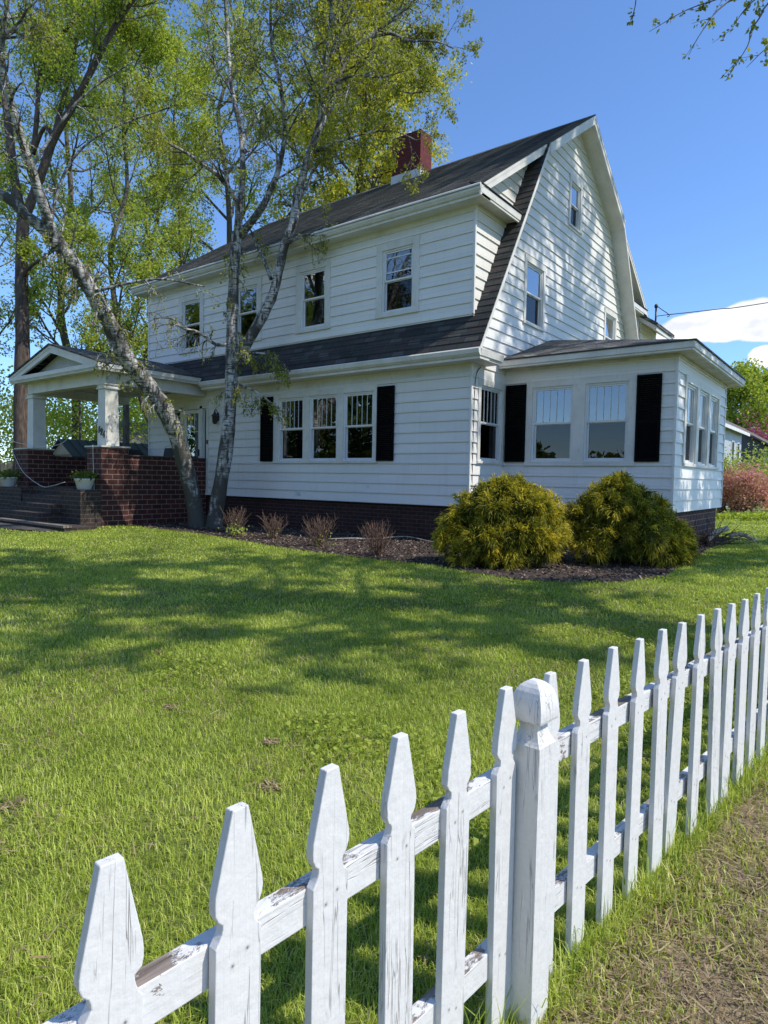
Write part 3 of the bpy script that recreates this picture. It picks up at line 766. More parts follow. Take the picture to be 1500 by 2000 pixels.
# sunroom hip roof
ex, ey0, ey1, ez, T = SX+.40, S0-.40, S1+.40, 4.07, np.array([0.02, 4.0, 5.04])
mb = MB(); cs_ = [np.array(p) for p in ((.02, ey0, ez), (ex, ey0, ez), (ex, ey1, ez), (.02, ey1, ez))]
for tri in ((0, 1), (1, 2), (2, 3)): mb.poly([cs_[tri[0]], cs_[tri[1]], T])
mb.build('sunroom_roof', M['shingle_top'], house)
mb = MB()
for tri in ((0, 1), (1, 2), (2, 3)):
    a, b = cs_[tri[0]]+Z*-.012, cs_[tri[1]]+Z*-.012; d_ = unit(b-a); o_ = np.cross(d_, Z)
    mb.prism([a+o_*.02, b+o_*.02, b+o_*.02+Z*.02, a+o_*.02+Z*.02], -o_*.05)
mb.build('drip_edge', M['iron'], house)
mb = MB()
def ring(z0, z1, o0, o1):
    """a band round the three free sides of the sunroom eave between outsets o0 and o1"""
    mb.box((.02, S0-o1, z0), (SX+o1, S0-o0, z1)); mb.box((SX+o0, S0-o0, z0), (SX+o1, S1+o0, z1)); mb.box((.02, S1+o0, z0), (SX+o1, S1+o1, z1))
ring(3.93, 4.055, .30, .385); ring(3.885, 3.93, .30, .36); mb.build('sunroom_fascia', M['trim'], house, 0.008)
mb = MB(); ring(3.905, 3.92, -.02, .30); mb.build('sunroom_soffit', M['soffit'], house)
mb = MB(); ring(3.84, 3.904, .016, .05); mb.build('frieze_moulding', M['soffit'], house, 0.006)

# rear wing
mb = MB(); courses(mb, (0.2, 0, 0), Y, Z, X, [[(W+.02, ZB), (13, ZB), (13, 6.95), (W+.02, 6.95)]], [], ZB, CH, .028); mb.box((-6, W+.02, 0), (.19, 13, 6.9)); mb.build('rear_wing_wall', M['siding'], house)
mb = MB(); mb.prism([(-2.9, W+.05, 9.18), (.80, W+.05, 6.68), (.80, W+.05, 6.80), (-2.9, W+.05, 9.30), (-6.6, W+.05, 6.80), (-6.6, W+.05, 6.68)], Y*2.25); mb.build('rear_wing_roof', M['shingle_top'], house)
mb = MB(); mb.prism([(-2.9, W+.06, 9.02), (.76, W+.06, 6.55), (.76, W+.06, 6.69), (-2.9, W+.06, 9.17)], Y*2.25); mb.build('rear_wing_rake', M['trim'], house)

# chimney
mb = MB(); mb.box((-5.95, 4.88, 11.08), (-4.84, 5.50, 12.27)); ch = mb.build('chimney', M['brick_chim'], house)
mb = MB(); mb.box((-5.97, 4.86, 10.4), (-4.82, 5.52, 11.085)); mb.build('flashing', M['metal'], ch)
mb = MB(); mb.lathe((-5.5, 5.2, 12.27), [(.15, 0), (.14, .10), (.17, .11), (.17, .15), (.12, .16)], 20); mb.build('flue', M['metal'], ch)
mb = MB(); mb.box((-5.9, 4.93, 12.272), (-4.89, 5.45, 12.29)); mb.build('crown_cap', M['iron'], ch)

# service mast on the rear roof
mp = at(1280, 640, 25.0); mt_ = at(1283, 601, 25.0)
mb = MB(); mb.tube([mp-Z*.4, np.array([mp[0], mp[1], mt_[2]])], .035, 8); mb.lathe((mp[0], mp[1], mt_[2]-.02), [(.05, 0), (.075, .05), (.06, .12), (.03, .15)], 10); mast = mb.build('service_mast', M['iron'], house)
mt_ = np.array([mp[0], mp[1], mt_[2]])
mb = MB(); mb.tube(smooth_path([mt_+X*.05+Z*.03, mt_+X*.22-Z*.12, mt_+X*.5-Z*.36, mt_+X*.42-Z*.42], 4), .016, 5); mb.tube([mt_-Z*.34, mt_-Z*.34+X*.42], .014, 5); mb.build('drip_loop', M['wire'], mast)
w0 = mt_-Z*.34+X*.42; w1 = at(1500, 591, 25.5); w2 = w1+(w1-w0)*9+Z*1.6
pl = MB(); pl.tube(smooth_path([w0, (w0+w1)/2-Z*.02, w1, w1+(w1-w0)*3.0+Z*.5, w2], 6), .018, 6)
tag(pl.build('power_line', M['wire']), 'dark overhead service wire running from the roof mast past the cloud', 'wire')

# small fittings on the front wall
mb = MB(); mb.box((-5.17, -.045, .90), (-5.0, -.012, 1.0)); 
for k in range(4): mb.box((-5.16, -.052, .915+k*.022), (-5.01, -.045, .925+k*.022))
mb.build('wall_vent', M['metal'], house)
mb = MB(); mb.box((-2.79, -.045, 1.16), (-2.70, -.012, 1.235)); mb.build('outlet_cover', M['sash'], house)
mb = MB(); mb.tube(smooth_path([(.03, .35, 3.80), (.035, .20, 3.70), (.03, .12, 3.45), (.025, .10, 2.6), (.025, .10, 1.2)], 4), .008, 5); mb.build('wall_cable', M['wire'], house)

# ------------------------------------------------------------------ porch (part of the house)
PX0, PX1, PY = -13.43, -9.0, -3.14
mb = MB()
mb.box((PX0+.02, PY+.1, -.2), (PX1-.06, -.01, .93)); mb.build('porch_floor', M['brick_old'], house)
mb = MB()
mb.box((PX1-.24, -2.55, .0), (PX1, -.0, 1.84)); mb.build('porch_parapet', M['brick'], house)
mb = MB(); mb.box((PX0, -2.55, 0), (PX0+.24, -.0, 1.84)); mb.build('porch_parapet', M['brick'], house)
mb = MB(); mb.box((PX1-.27, -2.56, 1.84), (PX1+.03, -.0, 1.88)); mb.build('parapet_cap', M['brick_old'], house)
mb = MB(); mb.box((PX0-.03, -2.56, 1.84), (PX0+.27, -.0, 1.88)); mb.build('parapet_cap', M['brick_old'], house)
def column(x0, x1, px0, px1):
    a = MB(); a.box((px0, -3.30, -.1), (px1, -2.55, 2.05)); p = a.build('brick_pier', M['brick'], house)
    a = MB(); a.box((px0-.04, -3.34, 2.05), (px1+.04, -2.51, 2.09)); a.build('stone_cap', M['soffit'], p)
    a = MB(); c = (x0+x1)/2; h = (x1-x0)/2; yc = PY+h
    def sq(hh, z): return [(c-hh, yc-hh, z), (c+hh, yc-hh, z), (c+hh, yc+hh, z), (c-hh, yc+hh, z)]
    prof = [(h+.025, 2.09), (h+.005, 3.50), (h+.005, 3.55), (h+.045, 3.57), (h+.045, 3.60), (h+.02, 3.615), (h+.02, 3.66), (h+.055, 3.68), (h+.055, 3.70)]
    for (h0, z0), (h1, z1) in zip(prof, prof[1:]):
        A, B = sq(h0, z0), sq(h1, z1)
        for k in range(4): a.poly([A[k], A[(k+1) % 4], B[(k+1) % 4], B[k]])
    return a.build('porch_column', M['trim'], house)
colR = column(-9.35, -9.01, -9.66, -8.92)
column(-13.41, -13.07, -13.88, -13.10)
mb = MB()
mb.box((PX0, PY, 3.70), (PX1, PY+.30, 4.02)); mb.box((PX1-.30, PY+.30, 3.70), (PX1, -.02, 4.02)); mb.box((PX0, PY+.30, 3.70), (PX0+.30, -.02, 4.02))
mb.build('porch_beam', M['trim'], house, 0.006)
mb = MB(); mb.box((PX0+.30, PY+.30, 3.93), (PX1-.30, -.02, 3.95)); mb.build('porch_ceiling', M['soffit'], house)
ex0, ex1, eyf, rz = -13.84, -8.70, -3.50, 4.86; xc = (ex0+ex1)/2
mb = MB()
mb.box((ex0+.02, eyf+.02, 4.02), (ex1-.02, -.02, 4.05)); mb.build('porch_soffit', M['soffit'], house)
mb = MB()
mb.box((ex0, eyf, 4.052), (ex1, eyf+.10, 4.17)); mb.box((ex1-.10, eyf+.10, 4.052), (ex1, -.02, 4.17)); mb.box((ex0, eyf+.10, 4.052), (ex0+.10, -.02, 4.17))
mb.box((ex0+.03, eyf+.03, 3.985), (ex1-.03, eyf+.1, 4.02)); mb.box((ex1-.1, eyf+.1, 3.985), (ex1-.03, -.02, 4.02))
mb.build('porch_gutter', M['trim'], house, 0.01)
mb = MB(); d = eyf+.02
tp = 0.20/((rz-4.17)/(xc-ex0))
mb.prism([(ex0, d, 4.172), (xc, d, rz), (xc, d, rz-.20), (ex0+tp, d, 4.172)], Y*.06)
mb.prism([(ex1, d, 4.172), (xc, d, rz), (xc, d, rz-.20), (ex1-tp, d, 4.172)], Y*.06)
mb.prism([(ex0, d-.015, 4.172), (xc, d-.015, rz), (xc, d-.015, rz-.07), (ex0+tp*.35, d-.015, 4.172)], Y*.015)
mb.prism([(ex1, d-.015, 4.172), (xc, d-.015, rz), (xc, d-.015, rz-.07), (ex1-tp*.35, d-.015, 4.172)], Y*.015)
mb.build('pediment_rake', M['trim'], house)
mb = MB(); mb.prism([(ex0+.5, PY+.02, 4.10), (ex1-.5, PY+.02, 4.10), (xc, PY+.02, rz-.10)], Y*.05); mb.build('pediment_panel', M['trim'], house)
mb = MB()
for s, e in ((-1, ex0), (1, ex1)):
    a = np.array([e-s*-.02, eyf-.03, 4.175]); b = np.array([xc, eyf-.03, rz+.015])
    mb.prism([a, b, b+Z*.035, a+Z*.035], Y*(3.5))
mb.build('porch_roof', M['shingle_top'], house)
# steps and cheek walls
mb = MB()
for k in range(4): mb.box((-12.25, -3.25-.29*(3-k)-.29, -.1 if k == 0 else .12+.21*k-.02), (-9.92, -3.2, .12+.21*(k+1)))
mb.build('porch_steps', M['brick_old'], house)
mb = MB(); mb.box((-9.92, -3.86, -.1), (-8.92, -3.31, .94)); mb.build('cheek_wall', M['brick_old'], house)
mb = MB(); mb.box((-14.3, -3.86, -.1), (-12.25, -3.31, .92)); mb.build('cheek_wall', M['brick_old'], house)
mb = MB(); mb.box((-12.6, -4.66, -.1), (-8.1, -3.87, .07)); mb.build('porch_landing', M['brick_old'], house)
mb = MB(); mb.box((-12.62, -4.70, .072), (-8.08, -4.50, .125)); mb.build('landing_edge', M['rowlock'], house)

# front door with sidelights
w = Win(*FRONT); a = MB(); u0, u1, z0, z1 = doorhole
w.bx(a, u0-.12, u1+.12, z1, z1+.16, 0, .04); w.bx(a, u0-.12, u0, z0-.1, z1, 0, .036); w.bx(a, u1, u1+.12, z0-.1, z1, 0, .036)
for c in (-10.18, -9.22): w.bx(a, c-.06, c+.06, z0, z1, -.08, .03)
w.bx(a, u0, u1, z1-.08, z1, -.08, .03)
dc = a.build('door_casing', M['trim'], house)
a = MB(); w.frame(a, -10.11, -9.29, z0, z1-.09, .11, -.06, -.015); w.bx(a, -10.0, -9.4, z0+.11, z0+.9, -.05, -.025); dr = a.build('storm_door', M['sash'], house)
a = MB(); a.poly([w.P(-10.0, z0+.9, -.04), w.P(-9.4, z0+.9, -.04), w.P(-9.4, z1-.2, -.04), w.P(-10.0, z1-.2, -.04)]); a.build('door_pane', M['glass'], dr)
a = MB(); 
for c in (-9.8, -9.6): w.bx(a, c-.01, c+.01, z1-.75, z1-.2, -.035, -.025)
w.bx(a, -10.0, -9.4, z1-.76, z1-.74, -.035, -.025); a.build('door_muntin', M['sash'], dr)
a = MB(); w.bx(a, -9.38, -9.34, 1.95, 2.15, -.015, .03); w.bx(a, -9.40, -9.28, 2.06, 2.085, .02, .05); a.build('door_handle', M['iron'], dr)
for p, q in ((-10.60, -10.25), (-9.15, -8.98)):
    a = MB(); w.frame(a, p, q, z0, z1-.09, .04, -.06, -.02); s_ = a.build('sidelight', M['sash'], house)
    a = MB(); a.poly([w.P(p+.04, z0+.04, -.04), w.P(q-.04, z0+.04, -.04), w.P(q-.04, z1-.13, -.04), w.P(p+.04, z1-.13, -.04)]); a.build('pane', M['screen'], s_)
a = MB(); a.poly([w.P(u0-.1, z0-.1, -.5), w.P(u1+.1, z0-.1, -.5), w.P(u1+.1, z1+.1, -.5), w.P(u0-.1, z1+.1, -.5)])
for (p, q), (r_, s_) in (((u0-.1, z0-.1), (u0-.1, z1+.1)), ((u1+.1, z0-.1), (u1+.1, z1+.1)), ((u0-.1, z1+.1), (u1+.1, z1+.1))): a.poly([w.P(p, q, -.5), w.P(r_, s_, -.5), w.P(r_, s_, -.02), w.P(p, q, -.02)])
a.build('hall_behind', M['dark'], house)
a = MB(); w.bx(a, -8.93, -8.86, 2.30, 2.42, .015, .05); a.build('doorbell', M['iron'], house)
a = MB(); w.bx(a, -8.47, -8.37, 2.95, 3.2, .015, .035); a.lathe((-8.42, -.14, 2.86), [(.03, 0), (.07, .05), (.075, .22), (.10, .24), (.03, .33), (.015, .40)], 8); a.tube(smooth_path([(-8.42, -.03, 3.15), (-8.42, -.10, 3.30), (-8.42, -.14, 3.26)], 4), .012, 6); a.build('wall_lantern', M['iron'], house)

# house number on the column
for ch_, px, pz in (('1', -9.345, 2.435), ('9', -9.235, 2.375), ('4', -9.115, 2.30)):
    cu = bpy.data.curves.new('house_number', 'FONT'); cu.body = ch_; cu.size = .24; cu.extrude = .008; cu.shear = .15; cu.offset = .006
    o = bpy.data.objects.new('house_number', cu); o.location = (px, PY-.034, pz); o.rotation_euler = (R(90), 0, 0); cu.materials.append(M['iron']); COL.objects.link(o)
    me = bpy.data.meshes.new_from_object(o.evaluated_get(bpy.context.evaluated_depsgraph_get())); o2 = bpy.data.objects.new('house_number', me)
    o2.location = o.location; o2.rotation_euler = o.rotation_euler; bpy.data.objects.remove(o); link(o2, colR)

# ------------------------------------------------------------------ ground, bed, walk
def axis(lo, a, b, hi, fine, n):
    k = np.linspace(0, 1, n)[1:]**2.2
    return np.concatenate([(a-(a-lo)*k)[::-1], np.arange(a, b, fine), b+(hi-b)*k])
gx = axis(-900, -16, 14, 900, 0.5, 12); gy = axis(-900, -18, 10, 900, 0.5, 12)
GX, GY = np.meshgrid(gx, gy, indexing='ij'); nx, ny = GX.shape
V = np.stack([GX, GY, gz(GX, GY)], -1).reshape(-1, 3)
i, j = np.meshgrid(np.arange(nx-1), np.arange(ny-1), indexing='ij'); q = i*ny+j
tag(np_mesh('ground', V, np.stack([q, q+ny, q+ny+1, q+1], -1).reshape(-1, 4), M['ground'], None, None, True), kind='structure')

BED = np.array([(-8.9, -2.5), (-7.6, -2.75), (-6, -2.7), (-4.6, -2.95), (-1.9, -3.45), (0, -3.55), (1.44, -3.5), (2.3, -3.75), (3.1, -3.85), (4.1, -3.3), (4.55, -2.2), (4.35, -.3), (4.2, 2.5), (4.05, 6.6), (3.5, 6.6), (3.6, 1.45), (0, 1.45), (0, 0.1), (-8.9, .1)])
def inside(x, y, poly):
    r = np.zeros(np.shape(x), bool); n = len(poly)
    for k in range(n):
        x0, y0 = poly[k]; x1, y1 = poly[(k+1) % n]
        c = ((y0 > y) != (y1 > y)) & (x < (x1-x0)*(y-y0)/(y1-y0+1e-12)+x0)
        r ^= c
    return r
mb = MB(); mb.poly([(x, y, .008) for x, y in BED]); tag(mb.build('mulch_ground', M['mulchbase']), kind='structure')
WALK = np.array([(-12.6, -4.7), (-8.3, -4.7), (-8.5, -5.0), (-9.5, -5.25), (-14, -5.9), (-20, -6.4), (-20, -5.2), (-14, -5.0)])
mb = MB(); mb.poly([(x, y, float(gz(x, y))+.03) for x, y in WALK]); tag(mb.build('front_walk', M['paver']), kind='structure')

# mulch chips
def flat_bits(name, xy, size, m, g, kind='stuff', h=(.0, .02), tilt=.35, asp=2.6, **kw):
    n = len(xy); th = g.uniform(0, 2*np.pi, n); s = g.uniform(*size, n)
    a = np.stack([np.cos(th), np.sin(th), g.normal(size=n)*tilt], -1)*s[:, None]
    b = np.stack([-np.sin(th), np.cos(th), g.normal(size=n)*tilt], -1)*(s/asp)[:, None]
    c = np.stack([xy[:, 0], xy[:, 1], gz(xy[:, 0], xy[:, 1])+.012+g.uniform(*h, n)], -1)
    V = np.stack([c-a-b*.7, c+a*.8-b, c+a+b*.8, c-a*.7+b], 1).reshape(-1, 3)
    return tag(np_mesh(name, V, np.arange(4*n).reshape(-1, 4), m, None, g.uniform(0, 1, n)**1.4), kind=kind)
g = np.random.default_rng(3)
xy = np.stack([g.uniform(-8.9, 4.6, 60000), g.uniform(-3.9, 6.6, 60000)], -1); xy = xy[inside(xy[:, 0], xy[:, 1], BED)][:24000]
flat_bits('bark_mulch', xy, (.009, .035), M['chips'], g)

# ------------------------------------------------------------------ grass
HOUSE_FP = np.array([(XL, .0), (0, .0), (0, S0), (SX, S0), (SX, S1), (0, S1), (0, 13), (XL, 13)])
PORCH_FP = np.array([(-14.4, -3.9), (-12.6, -4.72), (-8.1, -4.72), (-8.1, -3.9), (-8.9, -3.3), (-8.9, 0), (-14.4, 0)])
BARE = [(3.92, -10.76, .075), (4.68, -9.9, .06), (4.3, -9.55, .04), (3.4, -9.6, .04), (5.4, -10.9, .05), (2.2, -8.9, .04)]
def wob(x, y, f, s): return np.sin(x*f+1.3*np.sin(y*f*.8+s))*np.cos(y*f*1.1+1.7*np.sin(x*f*.6+s*2))
Vs, Fs, Rs = [], [], []; nv = 0
def blades(x, y, h, w, g, rnd, lean=1.15, out=None):
    global nv
    n = len(x); th = g.uniform(0, 2*np.pi, n)
    d = np.stack([np.cos(th), np.sin(th), np.zeros(n)], -1); sd = np.stack([-np.sin(th), np.cos(th), np.zeros(n)], -1)
    p = np.stack([x, y, gz(x, y)], -1); ln = (g.uniform(.05, 1, n)*lean)[:, None]
    h = h[:, None]; w = w[:, None]; up = np.array([0, 0, 1.0])
    m_ = p+up*h*.55+d*h*ln*.35; t = p+up*h*(1-.35*ln)+d*h*ln*1.1
    V = np.stack([p-sd*w, p+sd*w, m_+sd*w*.8, m_-sd*w*.8, t], 1).reshape(-1, 3)
    b = np.arange(n)[:, None]*5+nv
    F = np.stack([b+0, b+1, b+2, b+0, b+2, b+3, b+3, b+2, b+4], 1).reshape(-1, 3)
    Vs.append(V); Fs.append(F); Rs.append(np.repeat(rnd, 3)); nv += 5*n
g = np.random.default_rng(8)
az0 = YAW
for r0, r1, den, w, h in ((0.3, 2.6, 21000, .0014, .043), (2.6, 4.6, 13000, .0018, .042), (4.6, 7, 6500, .0026, .042), (7, 11, 2900, .0042, .042), (11, 17, 1500, .0065, .040), (17, 38, 260, .016, .045)):
    A = R(52); n = int(den*A*(r1*r1-r0*r0))
    r = np.sqrt(g.uniform(r0*r0, r1*r1, n)); a = az0+g.uniform(-A, A, n)
    x = CAM[0]+r*np.sin(a); y = CAM[1]+r*np.cos(a)
    k = x-.1205*y
    ok = ~inside(x, y, BED) & ~inside(x, y, HOUSE_FP) & ~inside(x, y, PORCH_FP) & ~inside(x, y, WALK) & (k < 7.53)
    for bx_, by_, br in BARE: ok &= ((x-bx_)**2+(y-by_)**2 > (br*(.6+.8*g.uniform(size=n)))**2)
    ok &= g.uniform(size=n) < .78+.22*wob(x, y, 2.3, 0.4)+.3*(k > 7.25)
    x, y = x[ok], y[ok]; n = len(x)
    patch = .5+.22*wob(x, y, .7, 1.0)+.16*wob(x, y, 2.1, 2.0)+.16*wob(x, y, 6.3, 3.0)
    hh = h*g.uniform(.45, 1.25, n)*(.8+.4*patch)
    hh *= 1+.6*np.clip((x-.1205*y-7.28)/.2, 0, 1)*g.uniform(0, 1, n)
    c = np.clip(.02+.42*patch+.42*g.uniform(size=n)**1.2, 0, .80)
    c = np.where(g.uniform(size=n) < .045, g.uniform(.85, 1, n), c)
    blades(x, y, hh, w*g.uniform(.6, 1.3, n), g, c)
tag(np_mesh('lawn_grass', np.concatenate(Vs), np.concatenate(Fs), M['grass'], None, np.concatenate(Rs)), kind='stuff')

# verge outside the fence: tufts, dead straw, bits of bark
Vs, Fs, Rs = [], [], []; nv = 0
n = 420000
r = 9.5*g.uniform(.03, 1, n)**.8; a = az0+g.uniform(R(-10), R(75), n); x = CAM[0]+r*np.sin(a); y = CAM[1]+r*np.cos(a)
k = x-.1205*y-7.47
den = np.clip(.60-.20*k+.6*wob(x, y, 4.1, .3)+.35*wob(x, y, 9.0, 1.3), 0.03, 1)*np.clip(1.5-.75*k, .12, 1)
ok = (k > .0) & (k < 4) & (g.uniform(size=n) < den)
x, y, k = x[ok], y[ok], k[ok]; n = len(x)
hh = .036*g.uniform(.5, 1.4, n)*(1+.9*np.exp(-np.maximum(k, 0)/.12)*g.uniform(size=n)+.8*np.clip(wob(x, y, 4.1, .3), 0, 1)*g.uniform(size=n))
c = np.clip(.05+.6*g.uniform(size=n), 0, .8); c = np.where(g.uniform(size=n) < .33, g.uniform(.8, 1, n), c)
blades(x, y, hh, .0017*g.uniform(.6, 1.4, n)*(1+.25*np.hypot(x-CAM[0], y-CAM[1])*.5), g, c, .9)
# long seed blades standing at the foot of the pickets
n = 900; t = g.uniform(-12, -7.2, n); x = 7.47+.1205*t+g.normal(size=n)*.035; blades(x, t, g.uniform(.07, .20, n), np.full(n, .0022), g, np.clip(.1+.6*g.uniform(size=n), 0, .8), .8)
tag(np_mesh('verge_grass', np.concatenate(Vs), np.concatenate(Fs), M['grass'], None, np.concatenate(Rs)), kind='stuff')
n = 150000
r = 9*g.uniform(.03, 1, n)**.8; a = az0+g.uniform(R(-10), R(75), n); xy = np.stack([CAM[0]+r*np.sin(a), CAM[1]+r*np.cos(a)], -1)
k = xy[:, 0]-.1205*xy[:, 1]-7.47; xy = xy[(k > .02) & (k < 4)]
flat_bits('dead_straw', xy, (.010, .040), M['straw'], g, h=(0, .02), tilt=.28, asp=18)
n = 6000
r = np.sqrt(g.uniform(.2, 6**2, n)); a = az0+g.uniform(R(0), R(75), n); xy = np.stack([CAM[0]+r*np.sin(a), CAM[1]+r*np.cos(a)], -1)
k = xy[:, 0]-.1205*xy[:, 1]-7.47; xy = xy[(k > .1) & (k < 4)]
flat_bits('bark_litter', xy, (.004, .014), M['chips'], g, h=(0, .01), tilt=.3, asp=2)
# clover and broad-leaved weeds in the lawn
n = 60000
r = 10*g.uniform(.05, 1, n)**.75; a = az0+g.uniform(R(-50), R(50), n); xy = np.stack([CAM[0]+r*np.sin(a), CAM[1]+r*np.cos(a)], -1)
k = xy[:, 0]-.1205*xy[:, 1]-7.47; ok = (k < .05) & (wob(xy[:, 0], xy[:, 1], 1.7, 6.0)+.5*wob(xy[:, 0], xy[:, 1], 5.1, 2.0) > .62) & ~inside(xy[:, 0], xy[:, 1], BED); xy = xy[ok]
flat_bits('lawn_clover', xy, (.007, .014), M['leaf_spring'], g, h=(.015, .05), tilt=.35, asp=1.15)
# thin straw mixed through the lawn
n = 34000
r = np.sqrt(g.uniform(.4, 9**2, n)); a = az0+g.uniform(R(-50), R(50), n); xy = np.stack([CAM[0]+r*np.sin(a), CAM[1]+r*np.cos(a)], -1)
k = xy[:, 0]-.1205*xy[:, 1]-7.47; ok = (k < 0) & (wob(xy[:, 0], xy[:, 1], 2.9, 4.0) > .1) & ~inside(xy[:, 0], xy[:, 1], BED); xy = xy[ok]
flat_bits('lawn_thatch', xy, (.012, .035), M['straw'], g, h=(.0, .03), tilt=.5, asp=14)
n = 420; th = g.uniform(0, 6.28, n); q = g.integers(0, len(BARE), n); rr = np.array([b[2] for b in BARE])[q]*np.sqrt(g.uniform(size=n))
xy = np.stack([np.array([b[0] for b in BARE])[q]+rr*np.cos(th), np.array([b[1] for b in BARE])[q]+rr*np.sin(th)], -1)
flat_bits('bare_spot_litter', xy, (.006, .02), M['straw'], g, h=(0, .01), tilt=.3, asp=4)

# ------------------------------------------------------------------ picket fence
fence = tag(empty('picket_fence', (6.22, -10.37, -.15)), 'white picket fence with peeling paint and one faceted post along the lawn', 'fence')
bpy.context.view_layer.update()
FI = Matrix.Translation(Vector((6.22, -10.37, -.15)))
prof = [(.017, 0), (.0455, -.133), (.0475, -.150), (.0465, -.163), (.041, -.176), (.0335, -.184), (.0315, -.192), (.033, -.200), (.038, -.209), (.0455, -.219), (.0465, -.95)]
def picket_mesh(seed):
    gg = np.random.default_rng(seed); a = MB(); pts = []
    for h, z in prof: pts.append((0, h+gg.normal()*.0012, z))
    for h, z in prof[::-1]: pts.append((0, -h+gg.normal()*.0012, z))
    a.prism([(-.010, y, z) for _, y, z in pts], X*.020); return a
protos = []
def add_picket(x, y, ang, zt, gg):
    v = gg.integers(0, 5)
    if len(protos) < 5:
        o = picket_mesh(len(protos)+20).build('picket', M['paint'], fence, .002); protos.append(o)
    else:
        o = protos[v].copy(); COL.objects.link(o); o.parent = fence
    o.location = (x-6.22, y+10.37, zt+.15); o.rotation_euler = (gg.normal()*.012, gg.normal()*.010, ang+gg.normal()*.04)
gg = np.random.default_rng(77)
D1 = np.array([.0955, 1.045]); D1 /= np.linalg.norm(D1); D2 = np.array([.256, 2.039]); D2 /= np.linalg.norm(D2)
a1 = -math.atan2(D1[0], D1[1]); a2 = -math.atan2(D2[0], D2[1])
near = [(6.0865, -11.508), (6.1095, -11.297), (6.129, -11.091), (6.148, -10.89), (6.166, -10.678), (6.185, -10.470)]
for k in range(1, 10): near.insert(0, (6.0865-D1[0]*.209*k, -11.508-D1[1]*.209*k))
for p in near: add_picket(p[0], p[1], a1, .80+gg.normal()*.003, gg)
far_ = [(6.209, -10.235), (6.2315, -10.033), (6.2575, -9.832), (6.287, -9.631), (6.314, -9.43), (6.338, -9.232), (6.366, -9.03), (6.391, -8.816), (6.4155, -8.605), (6.4405, -8.405), (6.4655, -8.2)]
for k in range(1, 22):
    if abs(8.2-.2055*k*-1-8.2) >= 0: far_.append((6.4655+D2[0]*.2055*k, -8.2+D2[1]*.2055*k))
for p in far_: add_picket(p[0], p[1], a2, .80+gg.normal()*.003, gg)
def rail(p, q, z):
    d = np.array(q)-np.array(p); ln = np.linalg.norm(d); n_ = np.array([d[1], -d[0]])/ln
    a = MB(); k = max(2, int(ln/.5))
    w0, w1 = -.048, -.0115
    a.box((w0, 0, -.075), (w1, ln, 0))
    o = a.build('rail', M['paint_rail'], fence, .003); o.location = (p[0]-6.22, p[1]+10.37, z+.15); o.rotation_euler = (0, 0, -math.atan2(d[0], d[1]))
PC = (6.222, -10.37)
s1 = (PC[0]-D1[0]*.047-.028, PC[1]-D1[1]*.047); s0_ = (near[0][0]-D1[0]*.1, near[0][1]-D1[1]*.1)
s2 = (PC[0]+D2[0]*.047-.03, PC[1]+D2[1]*.047); s3 = (far_[-1][0], far_[-1][1])
for z in (.578, .105):
    rail(s0_, (6.1945, -10.417), z); rail((6.1955, -10.323), s3, z)
a = MB(); hw = .0445
def sqr(h, z): return [(-h, -h, z), (h, -h, z), (h, h, z), (-h, h, z)]
pp = [(hw, -.25), (hw, .797), (.0415, .801), (.036, .810), (.031, .822), (.0275, .834), (.0265, .846), (.0285, .855), (.0455, .861), (.0475, .868), (.048, .880), (.0475, .894), (.0455, .909), (.042, .925), (.037, .939), (.030, .951), (.021, .960), (.011, .966)]
for (h0, z0), (h1, z1) in zip(pp, pp[1:]):
    A, B = sqr(h0, z0), sqr(h1, z1)
    for k in range(4): a.poly([A[k], A[(k+1) % 4], B[(k+1) % 4], B[k]])
a.poly(sqr(pp[-1][0], pp[-1][1]))
post = a.build('post', M['paint'], fence, .002); post.location = (PC[0]-6.22, PC[1]+10.37, 0); post.rotation_euler = (0, 0, a2+.02)
for pxy, aa in (((6.222+D2[0]*2.47, -10.37+D2[1]*2.47+2.2), a2), ((6.222-D1[0]*2.2-.03, -10.37-D1[1]*2.2), a1)):
    o = post.copy(); COL.objects.link(o); o.parent = fence; o.location = (pxy[0]-6.22+.26, pxy[1]+10.37, 0) if pxy[1] > -8 else (pxy[0]-6.22, pxy[1]+10.37, 0); o.rotation_euler = (0, 0, aa)

# ------------------------------------------------------------------ trees
def tree_root(name, p, label, cat='tree', group=None):
    return tag(empty(name, (0, 0, 0)), label, cat, group)
def pxpath(pts, n=4):
    """(px, py, depth, radius in px) on the photograph -> points and radii in metres"""
    P_ = smooth_path([at(a, b, d) for a, b, d, r in pts], n)
    rr = smooth_path([[r*d/FPX, 0, 0] for a, b, d, r in pts], n)[:, 0]
    return P_, np.maximum(rr*.9, .004)
def knobs(P_, rr, g, amt=.06): return rr*(1+g.normal(size=len(rr))*amt)
def along(P_, rr, t0, n, g):
    seg = np.linalg.norm(np.diff(P_, axis=0), axis=1); s = np.concatenate([[0], np.cumsum(seg)])
    out = []
    for k in range(n):
        q = s[-1]*(t0+(1-t0)*(k+g.uniform())/n); i = min(np.searchsorted(s, q)-1, len(P_)-2); i = max(i, 0); f = (q-s[i])/(seg[i]+1e-9)
        out.append((P_[i]*(1-f)+P_[i+1]*f, unit(P_[i+1]-P_[i]), rr[i]))
    return out
def limb_twigs(g, T, tips, limbs, P, out_dir=None):
    for P_, rr, t0, n, Ln in limbs:
        for q, d, r in along(P_, rr, t0, n, g):
            side = unit(np.cross(d, g.normal(size=3))); an = R(g.uniform(*P['ang']))
            grow(g, T, tips, q, d*math.cos(an)+side*math.sin(an), Ln*g.uniform(.6, 1.2), max(.006, min(r*.5, .03)), 0, P)

